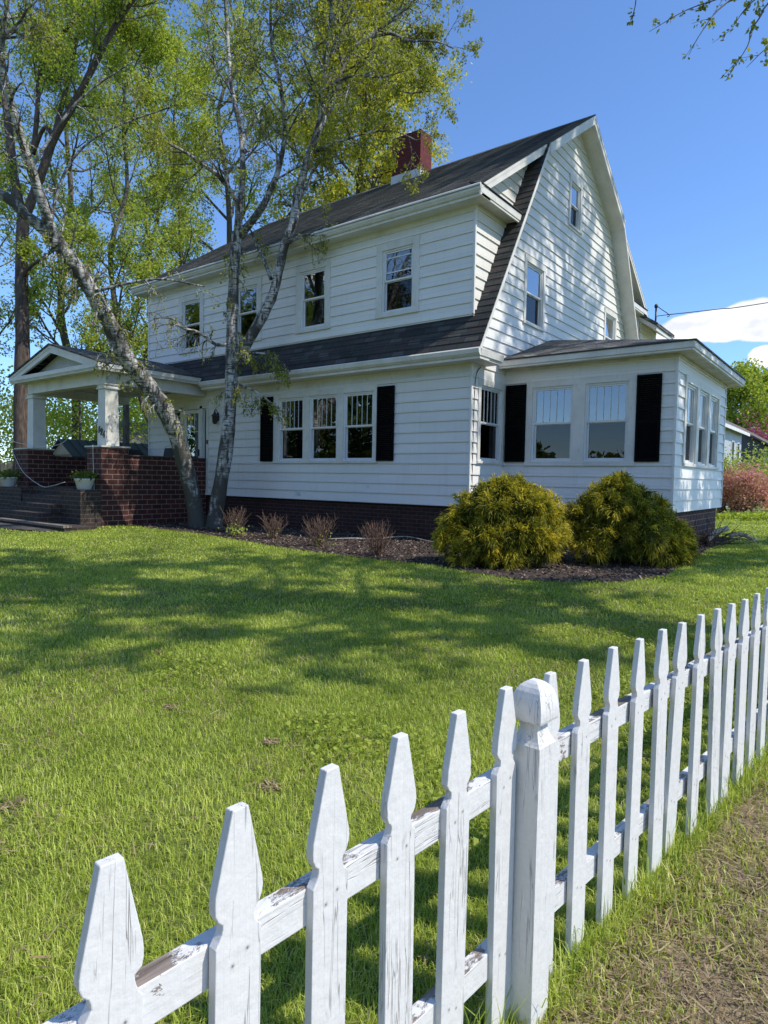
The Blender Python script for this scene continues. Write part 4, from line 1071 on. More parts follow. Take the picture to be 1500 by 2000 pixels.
# birch with the leaning trunk
g = np.random.default_rng(21); T = Tubes(); tips = []
r1 = tree_root('birch_tree', None, 'leaning white birch whose trunk sweeps left across the brick porch')
p, q = pxpath([(388, 1040, 16.75, 27), (384, 1015, 16.7, 19), (372, 950, 16.6, 17.5), (350, 870, 16.3, 17.5), (322, 800, 15.9, 17.5), (282, 745, 15.5, 18), (240, 690, 15, 18), (213, 630, 14.6, 17), (170, 555, 14.2, 16.5), (128, 495, 13.8, 16.5), (100, 455, 13.5, 16)]); T.add(p, knobs(p, q, g, .05), 12)
u1, v1 = pxpath([(104, 460, 13.55, 14), (92, 425, 13.3, 11.5), (74, 370, 13, 10), (54, 310, 12.8, 9), (38, 260, 12.6, 9), (24, 210, 12.4, 8.5), (8, 150, 12.2, 8), (2, 90, 12, 7), (12, 30, 11.8, 6), (18, -60, 11.6, 5), (30, -200, 11.5, 3)]); T.add(u1, knobs(u1, v1, g), 10)
u2, v2 = pxpath([(112, 478, 13.6, 13), (82, 445, 13.4, 12), (50, 420, 13.2, 11.5), (22, 392, 13.1, 11), (-10, 372, 13, 10), (-60, 340, 12.9, 9), (-160, 250, 12.8, 7), (-240, 120, 12.7, 4)]); T.add(u2, knobs(u2, v2, g), 10)
for st in ([(96, 440, 13.4, 4), (130, 330, 13.3, 3), (200, 260, 13.2, 2.2), (330, 210, 13, 1.5)], [(60, 330, 12.9, 3.5), (150, 200, 12.8, 2.5), (260, 120, 12.7, 1.5)], [(180, 570, 14.2, 4), (300, 545, 14.2, 2.5), (400, 560, 14.2, 1.5)], [(30, 90, 12, 3), (60, 55, 12, 2.2), (100, 46, 12, 1.5)]):
    u3, v3 = pxpath(st); T.add(u3, v3, 5)
    limb_twigs(g, T, tips, [(u3, v3, .3, 4, .7)], dict(levels=2, trop=(-.10, -.35), wig=.16, kids=[4], ratio=.7, ang=(25, 70), leaves=4, jit=.03))
PB = dict(levels=3, trop=(.06, -.12, -.4), wig=.14, kids=[5, 4], ratio=.6, ang=(30, 70), leaves=9, jit=.035)
PBare = dict(levels=2, trop=(.02, -.2), wig=.18, kids=[6], ratio=.6, ang=(30, 75), leaves=3, jit=.04)
limb_twigs(g, T, tips, [(u1, v1, .55, 18, 1.5), (u2, v2, .3, 10, 1.6)], PB)
limb_twigs(g, T, tips, [(u1, v1, .1, 22, 1.0), (p, q, .68, 7, .8)], PBare)
PH = dict(levels=2, trop=(-.25, -.75), wig=.15, kids=[5], ratio=.8, ang=(30, 85), leaves=9, jit=.03)
limb_twigs(g, T, tips, [(p, q, .38, 26, .6)], PH)
T.build('trunk', M['birch'], r1); leaf_mesh('crown', np.concatenate(tips), .062, M['leaf_birch'], r1, g, .5)

# forked birch
g = np.random.default_rng(22); T = Tubes(); tips = []
r2 = tree_root('birch_tree', None, 'upright forked white birch with leafy drooping crown before the front wall')
D = 16.5
def b2(st, k=8, kn=.05):
    p, q = pxpath([(a, b, D+dd, r) for a, b, dd, r in st]); T.add(p, knobs(p, q, g, kn), k); return p, q
main = b2([(418, 1040, .1, 25), (420, 1012, .1, 17), (430, 950, .05, 15.5), (441, 880, 0, 14.5), (449, 800, 0, 14), (452, 730, 0, 13.5), (453, 650, 0, 12.5), (456, 560, 0, 11.5), (459, 500, 0, 11), (464, 455, 0, 12)], 12)
La = b2([(461, 470, 0, 8), (464, 405, -.2, 6), (447, 368, -.5, 5.2), (425, 342, -.8, 4.6), (402, 326, -1.0, 4.2), (360, 296, -1.3, 3.6), (318, 275, -1.6, 3), (285, 255, -1.8, 2.4), (255, 225, -2, 1.2)])
Lb = b2([(464, 458, 0, 9), (468, 400, .3, 7.5), (474, 340, .5, 6.5), (470, 260, .8, 5.5), (452, 170, 1.0, 5), (446, 100, 1.2, 4.2), (440, 0, 1.4, 3.4), (430, -150, 1.5, 2)])
Lc = b2([(468, 462, 0, 10), (483, 443, -.1, 8.5), (512, 405, -.3, 7.5), (530, 366, -.4, 6.8), (544, 330, -.5, 6.2), (556, 260, -.7, 5.2), (548, 170, -.9, 4.4), (530, 80, -1.0, 3.6), (528, -40, -1.1, 2.6), (520, -160, -1.1, 1.6)])
Ra = b2([(456, 712, 0, 9), (470, 690, -.1, 11.5), (487, 662, -.2, 11.5), (513, 617, -.3, 11), (534, 572, -.4, 10), (547, 518, -.45, 9.5), (556, 478, -.5, 9.5), (573, 434, -.6, 9.2), (580, 386, -.6, 9), (591, 346, -.7, 8.4), (603, 305, -.8, 8), (618, 262, -.9, 7.6), (626, 232, -.9, 7.2), (632, 176, -1, 7), (637, 121, -1, 6.2), (647, 30, -1.1, 5), (655, -80, -1.2, 3.6), (660, -220, -1.2, 2)], 10)
Rb = b2([(616, 268, -.9, 7), (645, 205, -.6, 6.5), (661, 158, -.4, 5.8), (683, 105, -.2, 5), (718, 74, 0, 4.2), (764, 40, .2, 3.6), (810, 0, .4, 3), (860, -60, .5, 2)])
Rc = b2([(690, 96, -.2, 4), (725, 74, -.4, 3.6), (764, 66, -.6, 3.4), (800, 80, -.8, 2.6), (850, 80, -1, 1.6), (885, 95, -1.2, 1)])
Rd = b2([(700, 92, -.2, 3), (735, 150, -.6, 2.2), (790, 180, -1, 1.6), (840, 178, -1.2, 1)])
Re = b2([(632, 180, -1, 4), (680, 150, -1.6, 3), (745, 150, -2, 2.2), (800, 135, -2.3, 1.2)])
Rf = b2([(606, 300, -.8, 4.5), (680, 270, -1.2, 2.6), (760, 255, -1.5, 1.8), (815, 275, -1.7, 1)])
Rg = b2([(580, 390, -.6, 5), (600, 365, -.5, 4), (612, 330, -.4, 2.8), (640, 300, -.3, 1.6)])
Rh = b2([(553, 478, -.5, 5), (580, 465, -.7, 4.2), (600, 458, -.8, 2), (640, 445, -1, 1.2)])
Ri = b2([(529, 545, -.4, 4.5), (520, 520, -.3, 3.6), (500, 475, -.2, 3), (490, 450, -.2, 2)])
Lo = b2([(447, 672, 0, 5), (420, 672, -.3, 4), (390, 650, -.5, 3.2), (355, 640, -.8, 2.6), (335, 622, -.9, 2), (300, 622, -1.2, 1.2)], 6)
Lp = b2([(452, 700, 0, 4), (480, 690, -.4, 3), (520, 692, -.7, 2), (556, 712, -.9, 1.2)], 6)
Lq = b2([(450, 745, 0, 3), (470, 752, -.5, 2.4), (505, 768, -.8, 1.6), (545, 800, -1, 1)], 6)
PB2 = dict(levels=3, trop=(.10, -.05, -.35), wig=.15, kids=[6, 4], ratio=.62, ang=(30, 75), leaves=9, jit=.04)
limb_twigs(g, T, tips, [(*La, .3, 12, 1.2), (*Lb, .2, 26, 1.5), (*Lc, .2, 24, 1.4), (*Ra, .52, 30, 1.5), (*Rb, .2, 18, 1.4), (*Rc, .3, 9, .8), (*Rd, .3, 8, .8), (*Re, .3, 9, .9), (*Rf, .3, 9, .9), (*Rg, .3, 5, .8)], PB2)
PD = dict(levels=2, trop=(-.05, -.5), wig=.16, kids=[5], ratio=.75, ang=(25, 70), leaves=7, jit=.03)
limb_twigs(g, T, tips, [(*Rh, .3, 7, .6), (*Ri, .3, 5, .5), (*Ra, .33, 10, .6)], PD)
PD2 = dict(levels=2, trop=(-.25, -.7), wig=.14, kids=[5], ratio=.8, ang=(25, 80), leaves=8, jit=.03)
limb_twigs(g, T, tips, [(*Lp, .1, 14, .5), (*Lq, .2, 10, .5), (*main, .48, 10, .5)], PD2)
PS = dict(levels=2, trop=(-.1, -.4), wig=.2, kids=[6], ratio=.6, ang=(30, 80), leaves=2, jit=.03)
limb_twigs(g, T, tips, [(*Lo, .15, 16, .7)], PS)
T.build('trunk', M['birch'], r2); leaf_mesh('crown', np.concatenate(tips), .066, M['leaf_birch'], r2, g, .5)

def forest_tree(name, label, base, h, r0, leaf, size, spread, seed, bark='bark_grey', clear=.3, limbs=18, group=None, kids=(8, 5), lv=23, lean=(0, 0), up=(20, 60), cat='tree', jit=.13):
    g = np.random.default_rng(seed); T = Tubes(); tips = []; root = tag(empty(name), label, cat, group)
    b = np.array([base[0], base[1], float(gz(base[0], base[1]))-.1]); k = 9
    tr = [b+np.array([lean[0]*t*t*h, lean[1]*t*t*h, h*t])+np.array([*g.normal(size=2), 0])*.012*h*(t > 0) for t in np.linspace(0, 1, k)]
    tr = smooth_path(tr, 3); rr = np.linspace(1, .12, len(tr))**.9*r0; rr[0] *= 1.4; T.add(tr, rr, 9)
    P = dict(levels=3, trop=(.10, .06, .0), wig=.15, kids=list(kids), ratio=.55, ang=(28, 60), leaves=lv, jit=jit)
    for i in range(limbs):
        t = clear+(0.97-clear)*(i+g.uniform())/limbs; q = tr[int(t*(len(tr)-1))]; az = i*2.4+g.uniform(-.5, .5); el = R(g.uniform(*up))
        s = (t-clear)/(1-clear); prof = (.55+1.2*s-1.45*s*s)
        grow(g, T, tips, q, np.array([math.cos(az)*math.cos(el), math.sin(az)*math.cos(el), math.sin(el)]), spread*prof*1.15*g.uniform(.75, 1.15), r0*.38*(1-.6*s), 0, P)
    T.build('trunk', M[bark], root); leaf_mesh('crown', np.concatenate(tips), size, M[leaf], root, g, .15, .40)
    return root
def gxy(px, py, d): p = at(px, py, d); return (p[0], p[1])

# the tall brown trunk left of the porch: its limbs are read off one by one
g = np.random.default_rng(31); T = Tubes(); tips = []
r3 = tree_root('maple_tree', None, 'tall tree with bare reddish brown trunk and spreading dark limbs left of porch')
def b3(st, k=8):
    p, q = pxpath(st); T.add(p, knobs(p, q, g, .04), k); return p, q
tk = b3([(44, 935, 24, 21), (43, 880, 24, 17), (42, 780, 24, 15.5), (44, 660, 24, 14.5), (42, 560, 24, 13.5), (43, 470, 24, 12.5), (46, 420, 24, 13)], 10)
t1 = b3([(45, 430, 24, 10), (34, 380, 24, 9.5), (24, 320, 24.2, 9), (18, 260, 24.5, 8.5), (8, 180, 25, 7.5), (-10, 80, 25.3, 6), (-30, -60, 25.5, 4), (-40, -200, 26, 2)])
t2 = b3([(47, 430, 24, 10), (68, 375, 23.8, 9.5), (86, 325, 23.6, 9), (106, 268, 23.4, 8.5), (140, 210, 23, 7.5), (172, 150, 22.8, 6.8), (205, 85, 22.6, 6), (240, 30, 22.4, 5), (280, -30, 22, 4), (330, -110, 22, 2)])
t3 = b3([(106, 268, 23.4, 6), (118, 215, 23.6, 5), (135, 150, 24, 4.2), (152, 70, 24.3, 3.6), (172, 8, 24.5, 3), (190, -80, 24.7, 2)])
t4 = b3([(64, 300, 23.7, 5.5), (72, 230, 23.8, 5), (76, 150, 24, 4.2), (88, 60, 24.2, 3), (96, -40, 24.3, 2)])
t5 = b3([(66, 295, 23.7, 5), (86, 250, 23.2, 4), (100, 262, 23.2, 4)], 6)
t6 = b3([(76, 150, 24, 4), (100, 95, 23.7, 4.2), (135, 50, 23.5, 3.6), (172, 8, 23.4, 2.6), (200, -40, 23.3, 1.5)])
t7 = b3([(40, 545, 24, 5), (60, 520, 23.6, 3.6), (90, 500, 23.2, 2.6), (130, 470, 23, 1.6)])
PT = dict(levels=3, trop=(.12, .08, .0), wig=.16, kids=[6, 5], ratio=.58, ang=(25, 60), leaves=14, jit=.14)
limb_twigs(g, T, tips, [(*t1, .3, 11, 2.6), (*t2, .35, 14, 2.4), (*t3, .2, 8, 2.2), (*t4, .2, 9, 2.2), (*t6, .2, 6, 1.8), (*t7, .3, 4, 1.4), (*tk, .6, 4, 1.6)], PT)
T.build('trunk', M['bark'], r3); leaf_mesh('crown', np.concatenate(tips), .105, M['leaf_spring'], r3, g, .2, .40)

GB = 'spring trees beyond the porch'
forest_tree('sapling_tree', 'slender tree with mottled straight trunk rising just right of leaning birch', gxy(241, 930, 25), 20, .15, 'leaf_spring', .10, 3.4, 41, clear=.18, limbs=20, group=GB, up=(35, 70))
forest_tree('sapling_tree', 'thin dark tree close beside the left end of the roof', gxy(296, 930, 29), 21, .14, 'leaf_spring', .11, 3.6, 42, clear=.28, limbs=18, group=GB, up=(35, 70))
forest_tree('sapling_tree', 'thin tree nearest the left roof edge, half behind the roof', gxy(345, 930, 31), 22, .15, 'leaf_spring', .11, 3.8, 43, clear=.3, limbs=18, group=GB, up=(35, 70))
forest_tree('forest_tree', 'leafy light green tree standing behind the porch gable', gxy(135, 925, 33), 25, .26, 'leaf_spring', .125, 5.2, 44, clear=.2, limbs=22, group=GB)
forest_tree('forest_tree', 'green tree at the far left edge behind the brown trunk', gxy(-70, 925, 30), 24, .26, 'leaf_spring', .12, 5.0, 45, clear=.15, limbs=22, group=GB)
forest_tree('forest_tree', 'tall green tree hidden behind the roof and the forked birch', gxy(440, 925, 38), 30, .28, 'leaf_spring', .13, 5.5, 46, clear=.35, limbs=20, group=GB)
forest_tree('maple_tree', 'yellow green maple in bloom rising behind the chimney', gxy(690, 925, 34), 27, .34, 'leaf_maple', .135, 5.4, 47, clear=.30, limbs=40, kids=(8, 6), lv=44, group=GB, jit=.24)
# low woodland edge behind the porch
g = np.random.default_rng(51); pts = []
for k in range(150):
    c = at(g.uniform(-140, 335), 915, g.uniform(31, 48)); hh = g.uniform(.4, 6.5)
    m_ = int(g.uniform(250, 420)); v = unit(g.normal(size=(m_, 3)))*(g.uniform(size=(m_, 1))**.4)*np.array([1.6, 1.6, 1.1])
    pts.append(np.array([c[0], c[1], hh])+v)
tag(leaf_mesh('woodland_undergrowth', np.concatenate(pts), .15, M['leaf_spring'], None, g, .1, .42), kind='stuff')

# unseen treeline behind the viewer, added and shaped for the window reflections
g = np.random.default_rng(53); pts = []
for k in range(430):
    x = g.uniform(-68, -21) if k < 290 else g.uniform(-2, 45)
    c = np.array([x, -33-.12*abs(x+8)+g.normal()*2.5, 0]); hh = g.uniform(.2, 13)*(.75 if x > -5 else (1.65 if x < -32 else 1.1))
    v = unit(g.normal(size=(170, 3)))*(g.uniform(size=(170, 1))**.4)*np.array([2.8, 2.2, 2.2]); pts.append(c+np.array([0, 0, hh+.8])+v)
for k in range(60):  # low strip added in the gap to darken reflections in the lower panes
    v = unit(g.normal(size=(150, 3)))*(g.uniform(size=(150, 1))**.4)*np.array([1.8, 1.4, 1.5]); pts.append(np.array([g.uniform(-22, 0), -42+g.normal()*2, g.uniform(.2, 3.4)])+v)
tag(leaf_mesh('unseen_treeline', np.concatenate(pts), .5, M['leaf_dark'], None, g, .1, .42), kind='stuff')

# big dark tree beyond the sunroom, redbud, shrubs
def bush(name, label, c, rad, leaf, size, n, seed, stems=14, bark='twig', cat='shrub', group=None, droop=.0, shell=.45):
    g = np.random.default_rng(seed); root = tag(empty(name), label, cat, group); T = Tubes(); c = np.array([c[0], c[1], float(gz(c[0], c[1]))])
    rad = np.array(rad, float); cl = []
    K = max(12, n//90)
    for k in range(K):
        v = unit(g.normal(size=3)); v[2] = abs(v[2])*1.1-.25
        cl.append(np.array([0, 0, rad[2]*.42])+v*rad*np.array([1, 1, .58])*g.uniform(shell, 1.0))
    tips = [c+q+g.normal(size=(n//K, 3))*rad*.13 for q in cl]
    for k in range(stems):
        q = cl[k % K]; T.add(smooth_path([c+np.array([*g.normal(size=2)*.12, -.05]), c+q*np.array([.45, .45, .5]), c+q], 3), np.linspace(.03, .008, 7)*max(rad)/1.2, 5)
    pos = np.concatenate(tips); pos = pos[pos[:, 2] > c[2]+.03]
    T.build('stems', M[bark], root); leaf_mesh('foliage', pos, size, M[leaf], root, g, droop, .36); return root
def gp(px, py):
    r = cR*(px-750)/FPX - cU*(py-1000)/FPX + cF; t = -CAM[2]/r[2]; return (CAM+r*t)[:2]
forest_tree('shade_tree', 'big dense green tree far behind the pink blossom and the neighbours', gxy(1462, 925, 78), 13.6, .5, 'leaf_spring', .34, 6.2, 61, clear=.14, limbs=34, kids=(7, 5), lv=16, jit=.45, up=(5, 55))
bush('redbud_tree', 'magenta pink redbud in flower above the neighbouring roofs', gxy(1478, 915, 68), (4.0, 3.0, 8.6), 'redbud', .26, 7000, 62, cat='tree', bark='bark', shell=.2)
bush('redbud_tree', 'second pink redbud showing behind the grey neighbouring roof', gxy(1402, 915, 69), (2.6, 2.6, 8.0), 'redbud', .26, 2500, 63, cat='tree', bark='bark', shell=.2)
bush('spring_shrub', 'tall pale green shrub standing behind the pink azalea', gxy(1440, 945, 33), (2.9, 1.8, 3.3), 'forsythia', .14, 7000, 64)
bush('spring_shrub', 'pale green shrub partly cut off at the right edge beyond azalea', gxy(1530, 945, 35), (2.2, 1.6, 2.6), 'forsythia', .14, 4000, 65)
bush('azalea_bush', 'rounded azalea bush with pink and bronze new leaves on the lawn edge', gxy(1452, 1000, 29.5), (1.25, 1.1, 2.25), 'azalea', .10, 5200, 66)
bush('azalea_bush', 'smaller orange tinged azalea touching the sunroom wall edge', gxy(1408, 1000, 30.5), (.75, .7, 2.35), 'azalea', .10, 2200, 67)
bush('azalea_bush', 'orange tinged azalea cut by the right picture edge', gxy(1510, 1000, 30.5), (.8, .8, 1.9), 'azalea', .10, 2200, 68)
g = np.random.default_rng(69); pts = []
for k in range(40):
    c = at(g.uniform(1395, 1640), 985, g.uniform(24.5, 27.5)); v = unit(g.normal(size=(90, 3)))*g.uniform(size=(90, 1))*np.array([.5, .4, .16]); pts.append(np.array([c[0], c[1], .16])+v)
tag(leaf_mesh('ground_cover', np.concatenate(pts), .10, M['leaf_spring'], None, g, .0, .42), kind='stuff')

# street trees just outside the picture on the right: they shade the lawn and the gable
forest_tree('street_tree', 'leafy street tree whose drooping tips hang in the top right corner', (10.6, -3.2), 19, .30, 'leaf_spring', .16, 4.3, 71, clear=.38, limbs=28, kids=(6, 4), lv=20, up=(5, 50), jit=.07)
forest_tree('street_tree', 'tall street tree by the gable end, out past the right edge', (10.0, 8.2), 26, .34, 'leaf_spring', .15, 4.5, 72, clear=.22, limbs=54, kids=(5, 4), lv=22, up=(0, 45), jit=.07)
forest_tree('street_tree', 'street tree opposite the sunroom corner, out past the right edge', (12.6, 4.2), 15, .28, 'leaf_spring', .17, 3.8, 74, clear=.36, limbs=22, kids=(6, 4), lv=20, up=(0, 50), jit=.07)
g = np.random.default_rng(73); T = Tubes(); tips = []
st = bpy.data.objects['street_tree']; o0 = np.array([10.5, -3.2, 8.0])
for ends in ([(1500, -60, 8.4), (1420, -10, 8.2), (1340, 20, 8.0), (1268, 62, 7.9)], [(1560, -80, 8.4), (1420, 5, 8.1), (1372, 60, 7.9), (1345, 108, 7.8)], [(1600, -60, 8.2), (1480, 40, 7.9), (1460, 90, 7.8), (1420, 152, 7.7)], [(1650, 0, 8.1), (1530, 70, 7.9), (1490, 100, 7.8), (1458, 132, 7.7)], [(1300, -80, 8.6), (1250, -20, 8.4), (1240, 15, 8.3), (1233, 50, 8.3)], [(1560, -60, 8.6), (1500, -20, 8.5), (1455, 18, 8.4), (1425, 65, 8.3)]):
    pts = [o0]+[at(*e) for e in ends]; p = smooth_path(pts, 5); T.add(p, np.linspace(.016, .0025, len(p)), 5)
    for q, d, r in along(p, np.full(len(p), .01), .42, 13, g):
        if True:
            sd = unit(np.cross(d, g.normal(size=3))); e = q+(d*.8+sd*.6)*g.uniform(.08, .3); T.add(np.linspace(q, e, 4), np.linspace(.004, .002, 4), 3)
            m_ = 11; f = g.uniform(.1, 1, m_)[:, None]; tips.append(q*(1-f)+e*f+g.normal(size=(m_, 3))*.02)
T.build('hanging_branch', M['bark_grey'], st); leaf_mesh('hanging_leaves', np.concatenate(tips), .058, M['leaf_birch'], st, g, .4, .38)

# ------------------------------------------------------------------ shrubs in the bed
def cypress(label, c, seed, lobes):
    """golden threadleaf cypress: mounds of tufts of drooping threads; lobes are (right, toward viewer, up, radius)"""
    g = np.random.default_rng(seed); root = tag(empty('cypress_bush'), label, 'shrub', 'golden cypress bushes by the sunroom'); c = np.array([c[0], c[1], float(gz(c[0], c[1]))])
    ax = np.array([.79, .61, 0]); ay = np.array([.61, -.79, 0])
    T = Tubes(); Vs_, Fs_, Rs_ = [], [], []; nv_ = 0; cc = c+np.array([0, 0, .55])
    for li, (lu, lv_, lz, lr) in enumerate(lobes):
        lu, lv_, lz, lr = lu*.93, lv_*.92, lz*.92*g.uniform(.94, 1.05), lr*.90*g.uniform(.82, 1.08)
        lc = c+ax*lu+ay*lv_+Z*lz; K = int(430*lr**1.6/.5**1.6*.55)
        T.add(smooth_path([c-Z*.03, c*.5+lc*.5, lc], 3), np.linspace(.03, .008, 7), 5)
        ton0 = g.normal(.0, .07)
        for k in range(K):
            v = unit(g.normal(size=3)); v[2] = v[2]*.9+.18; rad = lr*(g.uniform(.45, 1.0)**.5)*(1+.16*math.sin(v[0]*5+li)*math.cos(v[1]*6+v[2]*4))
            top = lc+unit(v)*rad*np.array([1, 1, .85])
            if top[2] < c[2]+.06: continue
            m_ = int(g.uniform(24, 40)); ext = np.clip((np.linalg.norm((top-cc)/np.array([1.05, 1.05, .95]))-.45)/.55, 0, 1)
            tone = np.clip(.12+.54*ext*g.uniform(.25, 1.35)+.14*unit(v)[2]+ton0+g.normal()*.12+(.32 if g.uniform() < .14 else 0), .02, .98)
            tl = g.uniform(.45, .95)*(1.7 if g.uniform() < .10 else 1); ch_d = unit(unit(v)+g.normal(size=3)*.45)
            d = unit(ch_d*1.1+np.array([0, 0, .15])+g.normal(size=(m_, 3))*.42); ln = (g.uniform(.07, .20, m_)*tl)[:, None]
            p0 = top+g.normal(size=(m_, 3))*.03; p1 = p0+d*ln*.5; p2 = p1+(d*.75-np.array([0, 0, .55]))*ln*.6
            sd_ = unit(np.cross(d, g.normal(size=(m_, 3))))*g.uniform(.0035, .0075, m_)[:, None]
            Vs_.append(np.stack([p0-sd_, p0+sd_, p1+sd_, p1-sd_, p2], 1).reshape(-1, 3)); b = np.arange(m_)[:, None]*5+nv_
            Fs_.append(np.stack([b, b+1, b+2, b, b+2, b+3, b+3, b+2, b+4], 1).reshape(-1, 3)); nv_ += 5*m_
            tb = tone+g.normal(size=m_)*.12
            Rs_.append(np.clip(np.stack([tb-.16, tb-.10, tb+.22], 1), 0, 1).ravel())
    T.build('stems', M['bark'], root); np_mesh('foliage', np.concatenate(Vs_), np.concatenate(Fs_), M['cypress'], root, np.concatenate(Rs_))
cb = at(976, 1040, 10.55)
cypress('left golden green threadleaf cypress bush below the corner window', (cb[0], cb[1]), 81, [(-.05, 0, .75, .62), (.10, 0, 1.18, .46), (.32, -.05, 1.25, .36), (-.12, .1, 1.2, .34), (-.48, .05, .95, .42), (-.72, .15, .62, .38), (-.88, .2, .38, .26), (.62, 0, .95, .44), (.85, 0, .6, .38), (-.3, .55, .45, .46), (.25, .6, .55, .42), (-.62, .5, .25, .30), (.6, .5, .42, .4), (.45, .35, .95, .36), (-.2, .4, .9, .38), (-.05, .7, .2, .3)])
cb = at(1205, 1040, 11.0)
cypress('right golden green threadleaf cypress bush with low spreading yellow skirt', (cb[0], cb[1]), 82, [(0, 0, .75, .62), (-.02, 0, 1.2, .42), (-.28, .0, 1.15, .36), (.22, -.05, 1.22, .32), (.05, -.05, 1.5, .16), (-.6, .05, .85, .42), (-.85, .1, .5, .34), (.52, 0, .95, .38), (.72, .1, .68, .42), (1.0, .05, .42, .36), (1.12, .1, .24, .24), (-.3, .55, .45, .44), (.25, .6, .5, .44), (.68, .5, .35, .38), (-.65, .5, .3, .34), (.2, .35, .95, .38), (-.3, .35, .95, .36), (1.0, .35, .22, .26)])

def bare_shrub(label, p, h, seed, green=0):
    g = np.random.default_rng(seed); root = tag(empty('bare_shrub'), label, 'shrub', 'leafless twiggy shrubs in the mulch bed'); T = Tubes(); c = np.array([p[0], p[1], 0.0])
    for k in range(70):
        az = g.uniform(0, 6.28); sp = g.uniform(.02, .42); e = c+np.array([math.cos(az)*sp, math.sin(az)*sp, h*g.uniform(.55, 1.1)])
        b = c+np.array([*g.normal(size=2)*.06, 0]); m_ = (b*.45+e*.55)+g.normal(size=3)*.025
        pth = smooth_path([b, m_, e], 3); T.add(pth, np.linspace(.0065, .0025, len(pth)), 4)
        for j in range(2):
            t = g.integers(3, 6); q = pth[t]; T.add(np.linspace(q, q+np.array([*g.normal(size=2)*.05, g.uniform(.05, .14)]), 3), np.linspace(.003, .0018, 3), 3)
    T.build('stems', M['twig'], root)
    if green:
        pos = c+np.array([.18, -.12, .14])+g.normal(size=(green, 3))*np.array([.12, .10, .09]); pos = pos[pos[:, 2] > .02]
        leaf_mesh('new_leaves', pos, .06, M['forsythia'], root, g, .1, .4)
for lab, px, py, h, s, gr in (('twiggy leafless shrub with yellow green leaves beside the birch trunks', 458, 1047, .62, 91, 130), ('small leafless shrub second from the birches', 535, 1053, .52, 92, 14), ('twiggy shrub near the pale fallen branch, third from birches', 626, 1068, .60, 93, 20), ('wide leafless shrub nearest the left cypress bush', 737, 1086, .58, 94, 0)):
    bare_shrub(lab, gp(px, py), h, s, gr)

# fallen branch in the bed, brush pile by the sunroom corner
def pz(px, py, z): q = gp(px, py); return np.array([q[0], q[1], z])
mb = MB(); mb.tube(smooth_path([pz(640, 1056, .03), pz(690, 1058, .07), pz(730, 1057, .05), pz(790, 1055, .08), pz(830, 1060, .05), pz(868, 1066, .03)], 5), np.linspace(.02, .012, 26), 6)
tag(mb.build('fallen_branch', M['log']), 'long pale fallen branch lying across the mulch bed', 'branch')
mb = MB()
b0 = np.array([4.02, 4.1, .05])
mb.tube(smooth_path([b0+np.array([.02, -.5, .0]), b0+np.array([-.02, -.2, .10]), b0+np.array([.0, .05, .22]), b0+np.array([.22, .35, .32])], 4), [.05, .05, .05, .055, .055, .055, .06, .06, .06, .065, .065, .065, .065], 9)
tag(mb.build('cut_log', M['log']), 'pale crooked cut log leaning in the brush pile at sunroom corner', 'log')
mb = MB(); mb.tube(smooth_path([b0+np.array([.18, .9, .12]), b0+np.array([.42, 1.0, .16]), b0+np.array([.7, .95, .06])], 4), .05, 8)
tag(mb.build('cut_log', M['log']), 'grey cut log lying on grass right of the brush pile', 'log')
g = np.random.default_rng(95); T = Tubes()
for k in range(90):
    c = np.array([3.95+g.normal()*.16, 3.9+g.normal()*.55, g.uniform(.02, .12)]); d = unit(np.array([g.normal(), g.normal(), g.uniform(0, 1.1)])); ln = g.uniform(.25, .75)
    p = smooth_path([c, c+d*ln*.5+g.normal(size=3)*.05, c+d*ln], 3); p[:, 2] = np.maximum(p[:, 2], .02); p[:, 0] = np.maximum(p[:, 0], SX+.03); T.add(p, np.linspace(.012, .004, len(p)), 4)
root = tag(empty('brush_pile'), 'tangled pile of dark cut twigs against the sunroom foundation', 'brush pile'); T.build('twigs', M['bark'], root)

# ------------------------------------------------------------------ porch things
def planter(label, c):
    root = tag(empty('flower_planter'), label, 'planter', 'white planters on the step walls')
    a = MB(); a.lathe(c, [(.15, 0), (.17, .02), (.23, .24), (.25, .25), (.25, .29), (.22, .29), (.20, .20)], 20); a.build('pot', M['pot'], root)
    g = np.random.default_rng(int(abs(c[0])*10)); pos = np.array(c)+np.array([0, 0, .36])+unit(g.normal(size=(500, 3)))*(g.uniform(size=(500, 1))**.4)*np.array([.36, .33, .16])
    leaf_mesh('plants', pos, .07, M['leaf_dark'], root, g, .4, .36)
planter('white planter with trailing dark plants on the right step wall', (-9.22, -3.60, .942)); planter('white planter full of dark plants on the left step wall', (-13.65, -3.60, .922))
mb = MB(); mb.tube(smooth_path([(-9.24, -3.36, 2.10), (-9.23, -3.36, 1.7), (-9.20, -3.36, 1.2), (-9.17, -3.36, .6), (-9.17, -3.36, .35)], 4), .008, 5)
tag(mb.build('hanging_cord', M['cable']), 'thin white cord hanging down the right brick pier', 'cord')
mb = MB(); mb.tube(smooth_path([(-13.95, -3.40, 2.15), (-13.75, -3.42, 1.9), (-12.9, -3.5, 1.35), (-11.6, -3.6, .99), (-11.0, -3.6, 1.0), (-10.2, -3.62, 1.12)], 6), .009, 5)
tag(mb.build('draped_cord', M['cable']), 'white cord sagging from the left pier toward the right planter', 'cord')
mb = MB(); mb.tube(smooth_path([(-16, -4.0, 2.9), (-14.8, -3.5, 2.45), (-13.0, -3.25, 2.16), (-12.0, -3.2, 2.12), (-11.2, -3.2, 2.2), (-10.5, -3.2, 2.5)], 6), .010, 5)
tag(mb.build('draped_cord', M['cable']), 'white cord strung from the left between both porch columns', 'cord')
ch_ = tag(empty('porch_chair', (-9.75, -.9, .93)), 'dark porch chair with white framed back just above the brick wall', 'chair')
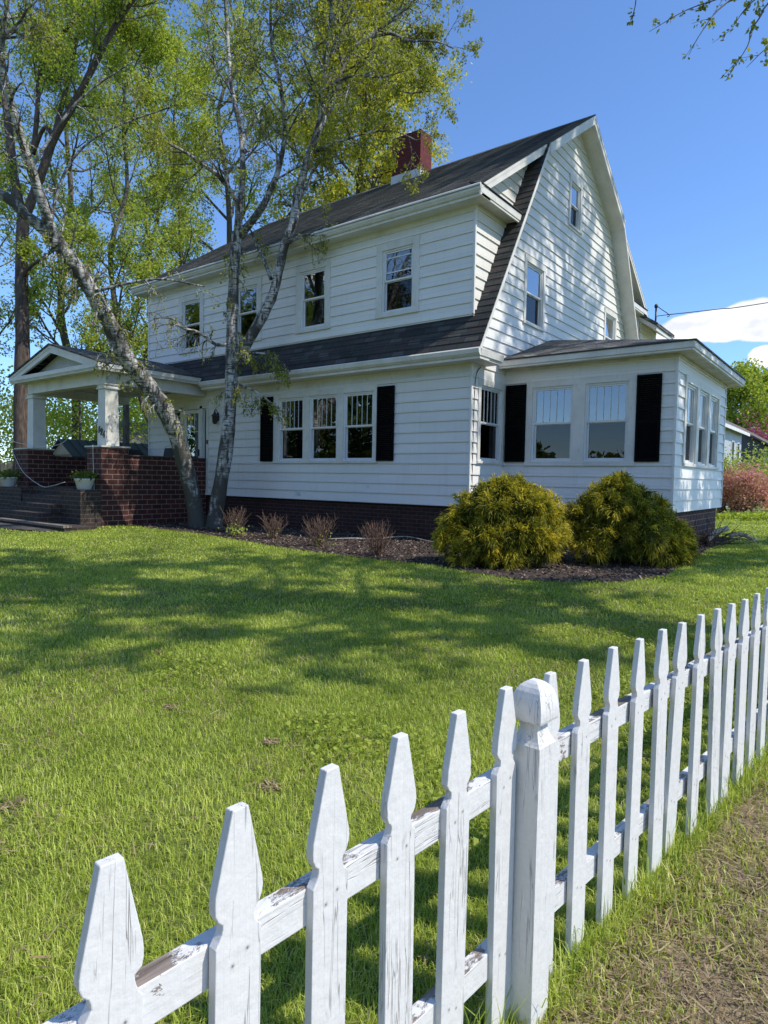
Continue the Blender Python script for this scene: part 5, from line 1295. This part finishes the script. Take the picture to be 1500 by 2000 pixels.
a = MB(); a.prism([(-.26, .02, .44), (.26, .02, .44), (.26, .16, 1.22), (-.26, .16, 1.22)], (0, .03, .01)); a.build('backrest', M['cover'], ch_)
a = MB(); a.tube(smooth_path([(-.29, .0, .4), (-.29, .10, .9), (-.27, .18, 1.24), (-.12, .20, 1.30), (.12, .20, 1.30), (.27, .18, 1.24), (.29, .10, .9), (.29, .0, .4)], 4), .018, 6); a.build('frame', M['sash'], ch_)
a = MB(); a.box((-.28, -.48, .40), (.28, .03, .45)); a.build('seat', M['cover'], ch_)
for x, y in ((-.26, -.45), (.26, -.45), (-.26, 0), (.26, 0)):
    a = MB(); a.tube([(x, y, 0), (x, y, .42)], .018, 6); a.build('leg', M['sash'], ch_)
gr = tag(empty('covered_grill', (-12.2, -.75, .93)), 'navy covered grill with pale strap standing behind the brick porch wall', 'grill')
a = MB(); a.prism([(-.75, -.3, 0), (.75, -.3, 0), (.75, -.3, .95), (.45, -.3, 1.22), (-.4, -.3, 1.22), (-.75, -.3, .98)], Y*.6); a.build('cover', M['cover'], gr, .05)
a = MB(); a.box((.35, -.315, .3), (.40, -.30, 1.15)); a.build('strap', M['sash'], gr)

# ------------------------------------------------------------------ beyond the porch
sh = tag(empty('garden_shed', (-15.35, 1.0, 0)), 'small garden shed with teal standing seam roof and beige gable', 'shed')
a = MB(); a.box((-.72, -2.1, 0), (.72, 2.3, 2.0)); a.build('wall', M['beige'], sh)
a = MB(); a.prism([(-.72, -2.2, 2.0), (.72, -2.2, 2.0), (0, -2.2, 2.46)], Y*.12); a.box((-.5, -2.215, 2.06), (.5, -2.2, 2.10)); a.build('gable', M['beige'], sh)
a = MB()
for s in (-1, 1):
    a.prism([(0, -2.32, 2.50), (s*.95, -2.32, 1.90), (s*.95, -2.32, 1.93), (0, -2.32, 2.535)], Y*4.75)
    for k in range(16): y = -2.3+k*.31; a.prism([(0, y, 2.533), (s*.95, y, 1.928), (s*.95, y, 1.955), (0, y, 2.56)], Y*.025)
a.build('roof', M['tealroof'], sh)
gc = at(180, 905, 36); ga = tag(empty('garage', (gc[0]+1.2, gc[1], 0), R(-25)), 'neighbouring garage with white sided gable seen between the porch columns', 'garage')
a = MB(); 
for k in range(14): a.prism([(-2.3, -.012, k*.2), (2.3, -.012, k*.2), (2.3, .0, k*.2+.2), (-2.3, .0, k*.2+.2)], (0, .02, 0))
a.box((-2.3, .02, 0), (2.3, 6, 2.8)); 
for k in range(7): z = 2.8+k*.19; h = 2.3*(1-(k)/7); h2 = 2.3*(1-(k+1)/7); a.prism([(-h, -.012, z), (h, -.012, z), (h2, 0, z+.19), (-h2, 0, z+.19)], (0, .03, 0))
a.build('wall', M['garage'], ga)
a = MB(); a.prism([(-2.75, -.35, 2.62), (0, -.35, 4.18), (2.75, -.35, 2.62), (2.75, -.35, 2.76), (0, -.35, 4.34), (-2.75, -.35, 2.76)], Y*.05); a.build('rake_board', M['sash'], ga)
a = MB(); a.prism([(-2.7, -.30, 2.60), (0, -.30, 4.14), (2.7, -.30, 2.60), (2.7, -.30, 2.70), (0, -.30, 4.26), (-2.7, -.30, 2.70)], Y*6.5); a.build('roof', M['nbr_roof2'], ga)
pp_ = gxy(156, 925, 27); mb = MB(); mb.tube([(pp_[0], pp_[1], 0), (pp_[0]+.04, pp_[1], 4.6)], [.05, .04], 8); tag(mb.build('iron_pole', M['iron']), 'thin dark pole standing behind the porch between its columns', 'pole')
f0, f1 = np.array(gxy(-60, 930, 29)), np.array(gxy(120, 930, 29)); d = f1-f0; ln = np.linalg.norm(d)
sf = tag(empty('stockade_fence', (f0[0], f0[1], 0), math.atan2(d[1], d[0])), 'tall tan board fence behind the left planter', 'fence')
a = MB()
for k in range(int(ln/.13)): a.box((k*.13, 0, 0), (k*.13+.122, .02, 1.75+.03*math.sin(k*5.1))); a.poly([(k*.13, .01, 1.75), (k*.13+.122, .01, 1.75), (k*.13+.06, .01, 1.84)])
a.build('boards', M['stockade'], sf)
a = MB(); a.box((0, .02, .4), (ln, .06, .5)); a.box((0, .02, 1.4), (ln, .06, 1.5)); a.build('rails', M['stockade'], sf)

# neighbours on the right
def nhouse(label, c, rz, w, dpt, he, hr, wall, roof, wins):
    root = tag(empty('neighbour_house', (c[0], c[1], 0), rz), label, 'house')
    a = MB(); a.prism([(-w/2, 0, 0), (w/2, 0, 0), (w/2, 0, he), (-w/2, 0, he)], Y*dpt)
    for s in (-w/2, w/2-.02): a.prism([(s, 0, he), (s, dpt, he), (s, dpt/2, hr)], X*.02)
    a.build('wall', M[wall], root)
    a = MB(); q = .4; a.prism([(-w/2-q, -q, he-.15), (-w/2-q, dpt/2, hr+.05), (-w/2-q, dpt+q, he-.15), (-w/2-q, dpt+q, he), (-w/2-q, dpt/2, hr+.25), (-w/2-q, -q, he)], X*(w+2*q)); a.build('roof', M[roof], root)
    a = MB(); a.box((-w/2-q, -q-.05, he-.22), (w/2+q, -q, he-.02)); a.build('gutter', M['trim'], root)
    for x, z in wins:
        a = MB(); a.box((x-.5, -.03, z), (x+.5, -.002, z+1.4)); f = a.build('window', M['sash'], root)
        a = MB(); a.poly([(x-.4, -.034, z+.1), (x+.4, -.034, z+.1), (x+.4, -.034, z+1.3), (x-.4, -.034, z+1.3)]); a.build('pane', M['dark'], f)
nhouse('pale grey neighbouring house with shingled roof beyond the sunroom', (-0.7, 33.0), R(90), 11, 8, 5.0, 7.3, 'nbr_grey', 'nbr_roof2', ((4.2, 2.9), (2.2, 2.9), (-1.5, 2.9)))
nhouse('dark slate blue neighbouring house with brown roof at right edge', (-0.2, 53.5), R(90), 16, 8, 4.6, 7.0, 'nbr_blue', 'nbr_roof', ((-4, 2.4), (1.5, 2.4)))

# ------------------------------------------------------------------ light and sky
SUN_AZ, SUN_EL = R(19), R(51)          # azimuth from +X toward +Y
sd = Vector((math.cos(SUN_EL)*math.cos(SUN_AZ), math.cos(SUN_EL)*math.sin(SUN_AZ), math.sin(SUN_EL)))
sun_d = bpy.data.lights.new('sun', 'SUN'); sun_d.energy = 2.72; sun_d.angle = R(.53); sun_d.color = (1.0, .935, .82)
sun = bpy.data.objects.new('sun', sun_d); sun.rotation_euler = (-sd).to_track_quat('-Z', 'Y').to_euler(); sun.location = (20, 5, 30); COL.objects.link(sun)
wd = bpy.data.worlds.new('World'); SC.world = wd; wd.use_nodes = True; nt = wd.node_tree
bg = nt.nodes['Background']; sky = nt.nodes.new('ShaderNodeTexSky'); sky.sky_type = 'NISHITA'; sky.sun_disc = False
sky.sun_elevation = SUN_EL; sky.sun_rotation = R(90)-SUN_AZ; sky.altitude = 100; sky.air_density = 0.88; sky.dust_density = 0.05; sky.ozone_density = 9.0
tc = nt.nodes.new('ShaderNodeTexCoord').outputs['Generated']
# fair-weather clouds low over the rear right of the house and here and there round the horizon
def cloud_blob(c, rx, rz):
    """soft mask round a direction; rx and rz in radians"""
    c = np.array(c)/np.linalg.norm(c); sx_ = np.cross(c, [0, 0, 1.]); sx_ /= np.linalg.norm(sx_); sz_ = np.cross(sx_, c)
    out = []
    for ax, rr in ((sx_, rx), (sz_, rz)):
        d = nt.nodes.new('ShaderNodeVectorMath'); d.operation = 'DOT_PRODUCT'; d.inputs[1].default_value = tuple(ax/rr); L(nt, tc, d.inputs[0])
        m_ = N(nt, 'ShaderNodeMath', operation='POWER'); ab = N(nt, 'ShaderNodeMath', operation='ABSOLUTE'); L(nt, d.outputs['Value'], ab.inputs[0]); L(nt, ab.outputs[0], m_.inputs[0]); m_.inputs[1].default_value = 2.0; out.append(m_.outputs[0])
    s = N(nt, 'ShaderNodeMath', operation='ADD'); L(nt, out[0], s.inputs[0]); L(nt, out[1], s.inputs[1])
    d = nt.nodes.new('ShaderNodeVectorMath'); d.operation = 'DOT_PRODUCT'; d.inputs[1].default_value = tuple(c); L(nt, tc, d.inputs[0])
    f = N(nt, 'ShaderNodeMath', operation='GREATER_THAN'); L(nt, d.outputs['Value'], f.inputs[0]); f.inputs[1].default_value = 0.2
    i = N(nt, 'ShaderNodeMath', operation='SUBTRACT'); i.inputs[0].default_value = 1.0; L(nt, s.outputs[0], i.inputs[1])
    m_ = N(nt, 'ShaderNodeMath', operation='MULTIPLY', use_clamp=True); L(nt, i.outputs[0], m_.inputs[0]); L(nt, f.outputs[0], m_.inputs[1])
    return m_.outputs[0]
dirs = []
for (px, py, rx, rz) in ((1400, 638, .085, .025), (1505, 624, .075, .032), (1496, 697, .026, .018), (1325, 652, .045, .014)):
    dirs.append((at(px, py, 1)-CAM, rx, rz))
for az, el, rx, rz in ((160, 30, .35, .10), (240, 20, .4, .1), (110, 35, .3, .1)):
    dirs.append((np.array([math.sin(R(az))*math.cos(R(el)), math.cos(R(az))*math.cos(R(el)), math.sin(R(el))]), rx, rz))
tot = None
for d_, rx, rz in dirs:
    o = cloud_blob(d_, rx, rz)
    if tot is None: tot = o
    else:
        a = N(nt, 'ShaderNodeMath', operation='MAXIMUM'); L(nt, tot, a.inputs[0]); L(nt, o, a.inputs[1]); tot = a.outputs[0]
mp_ = nt.nodes.new('ShaderNodeMapping'); mp_.inputs['Scale'].default_value = (1, 1, 1.9); L(nt, tc, mp_.inputs['Vector'])
nz = N(nt, 'ShaderNodeTexNoise', Scale=11.0, Detail=9.0, Roughness=.58); L(nt, mp_.outputs['Vector'], nz.inputs['Vector'])
dn = N(nt, 'ShaderNodeMath', operation='MULTIPLY_ADD'); L(nt, tot, dn.inputs[0]); dn.inputs[1].default_value = .85; L(nt, nz.outputs['Fac'], dn.inputs[2])
den_ = ramp(nt, dn.outputs[0], [(.70, (0, 0, 0)), (.90, (1, 1, 1))], 'EASE')
gate = ramp(nt, tot, [(0.0, (0, 0, 0)), (.12, (1, 1, 1))])
den_ = mix(nt, 1.0, den_, gate, 'MULTIPLY')
nz2 = N(nt, 'ShaderNodeTexNoise', Scale=20.0, Detail=6.0, Roughness=.55); L(nt, mp_.outputs['Vector'], nz2.inputs['Vector'])
ccol = ramp(nt, nz2.outputs['Fac'], [(.35, (3.5, 3.65, 4.0)), (.58, (4.9, 4.9, 4.95))])
L(nt, mix(nt, den_, sky.outputs[0], ccol), bg.inputs['Color'])
bg.inputs['Strength'].default_value = 0.145

SC.view_settings.view_transform = 'Standard'; SC.view_settings.look = 'None'; SC.view_settings.exposure = 0.78; SC.view_settings.gamma = 1
SC.render.engine = 'CYCLES'
SC.cycles.max_bounces = 6; SC.cycles.diffuse_bounces = 3; SC.cycles.glossy_bounces = 3; SC.cycles.transmission_bounces = 3; SC.cycles.transparent_max_bounces = 8
SC.cycles.use_denoising = True
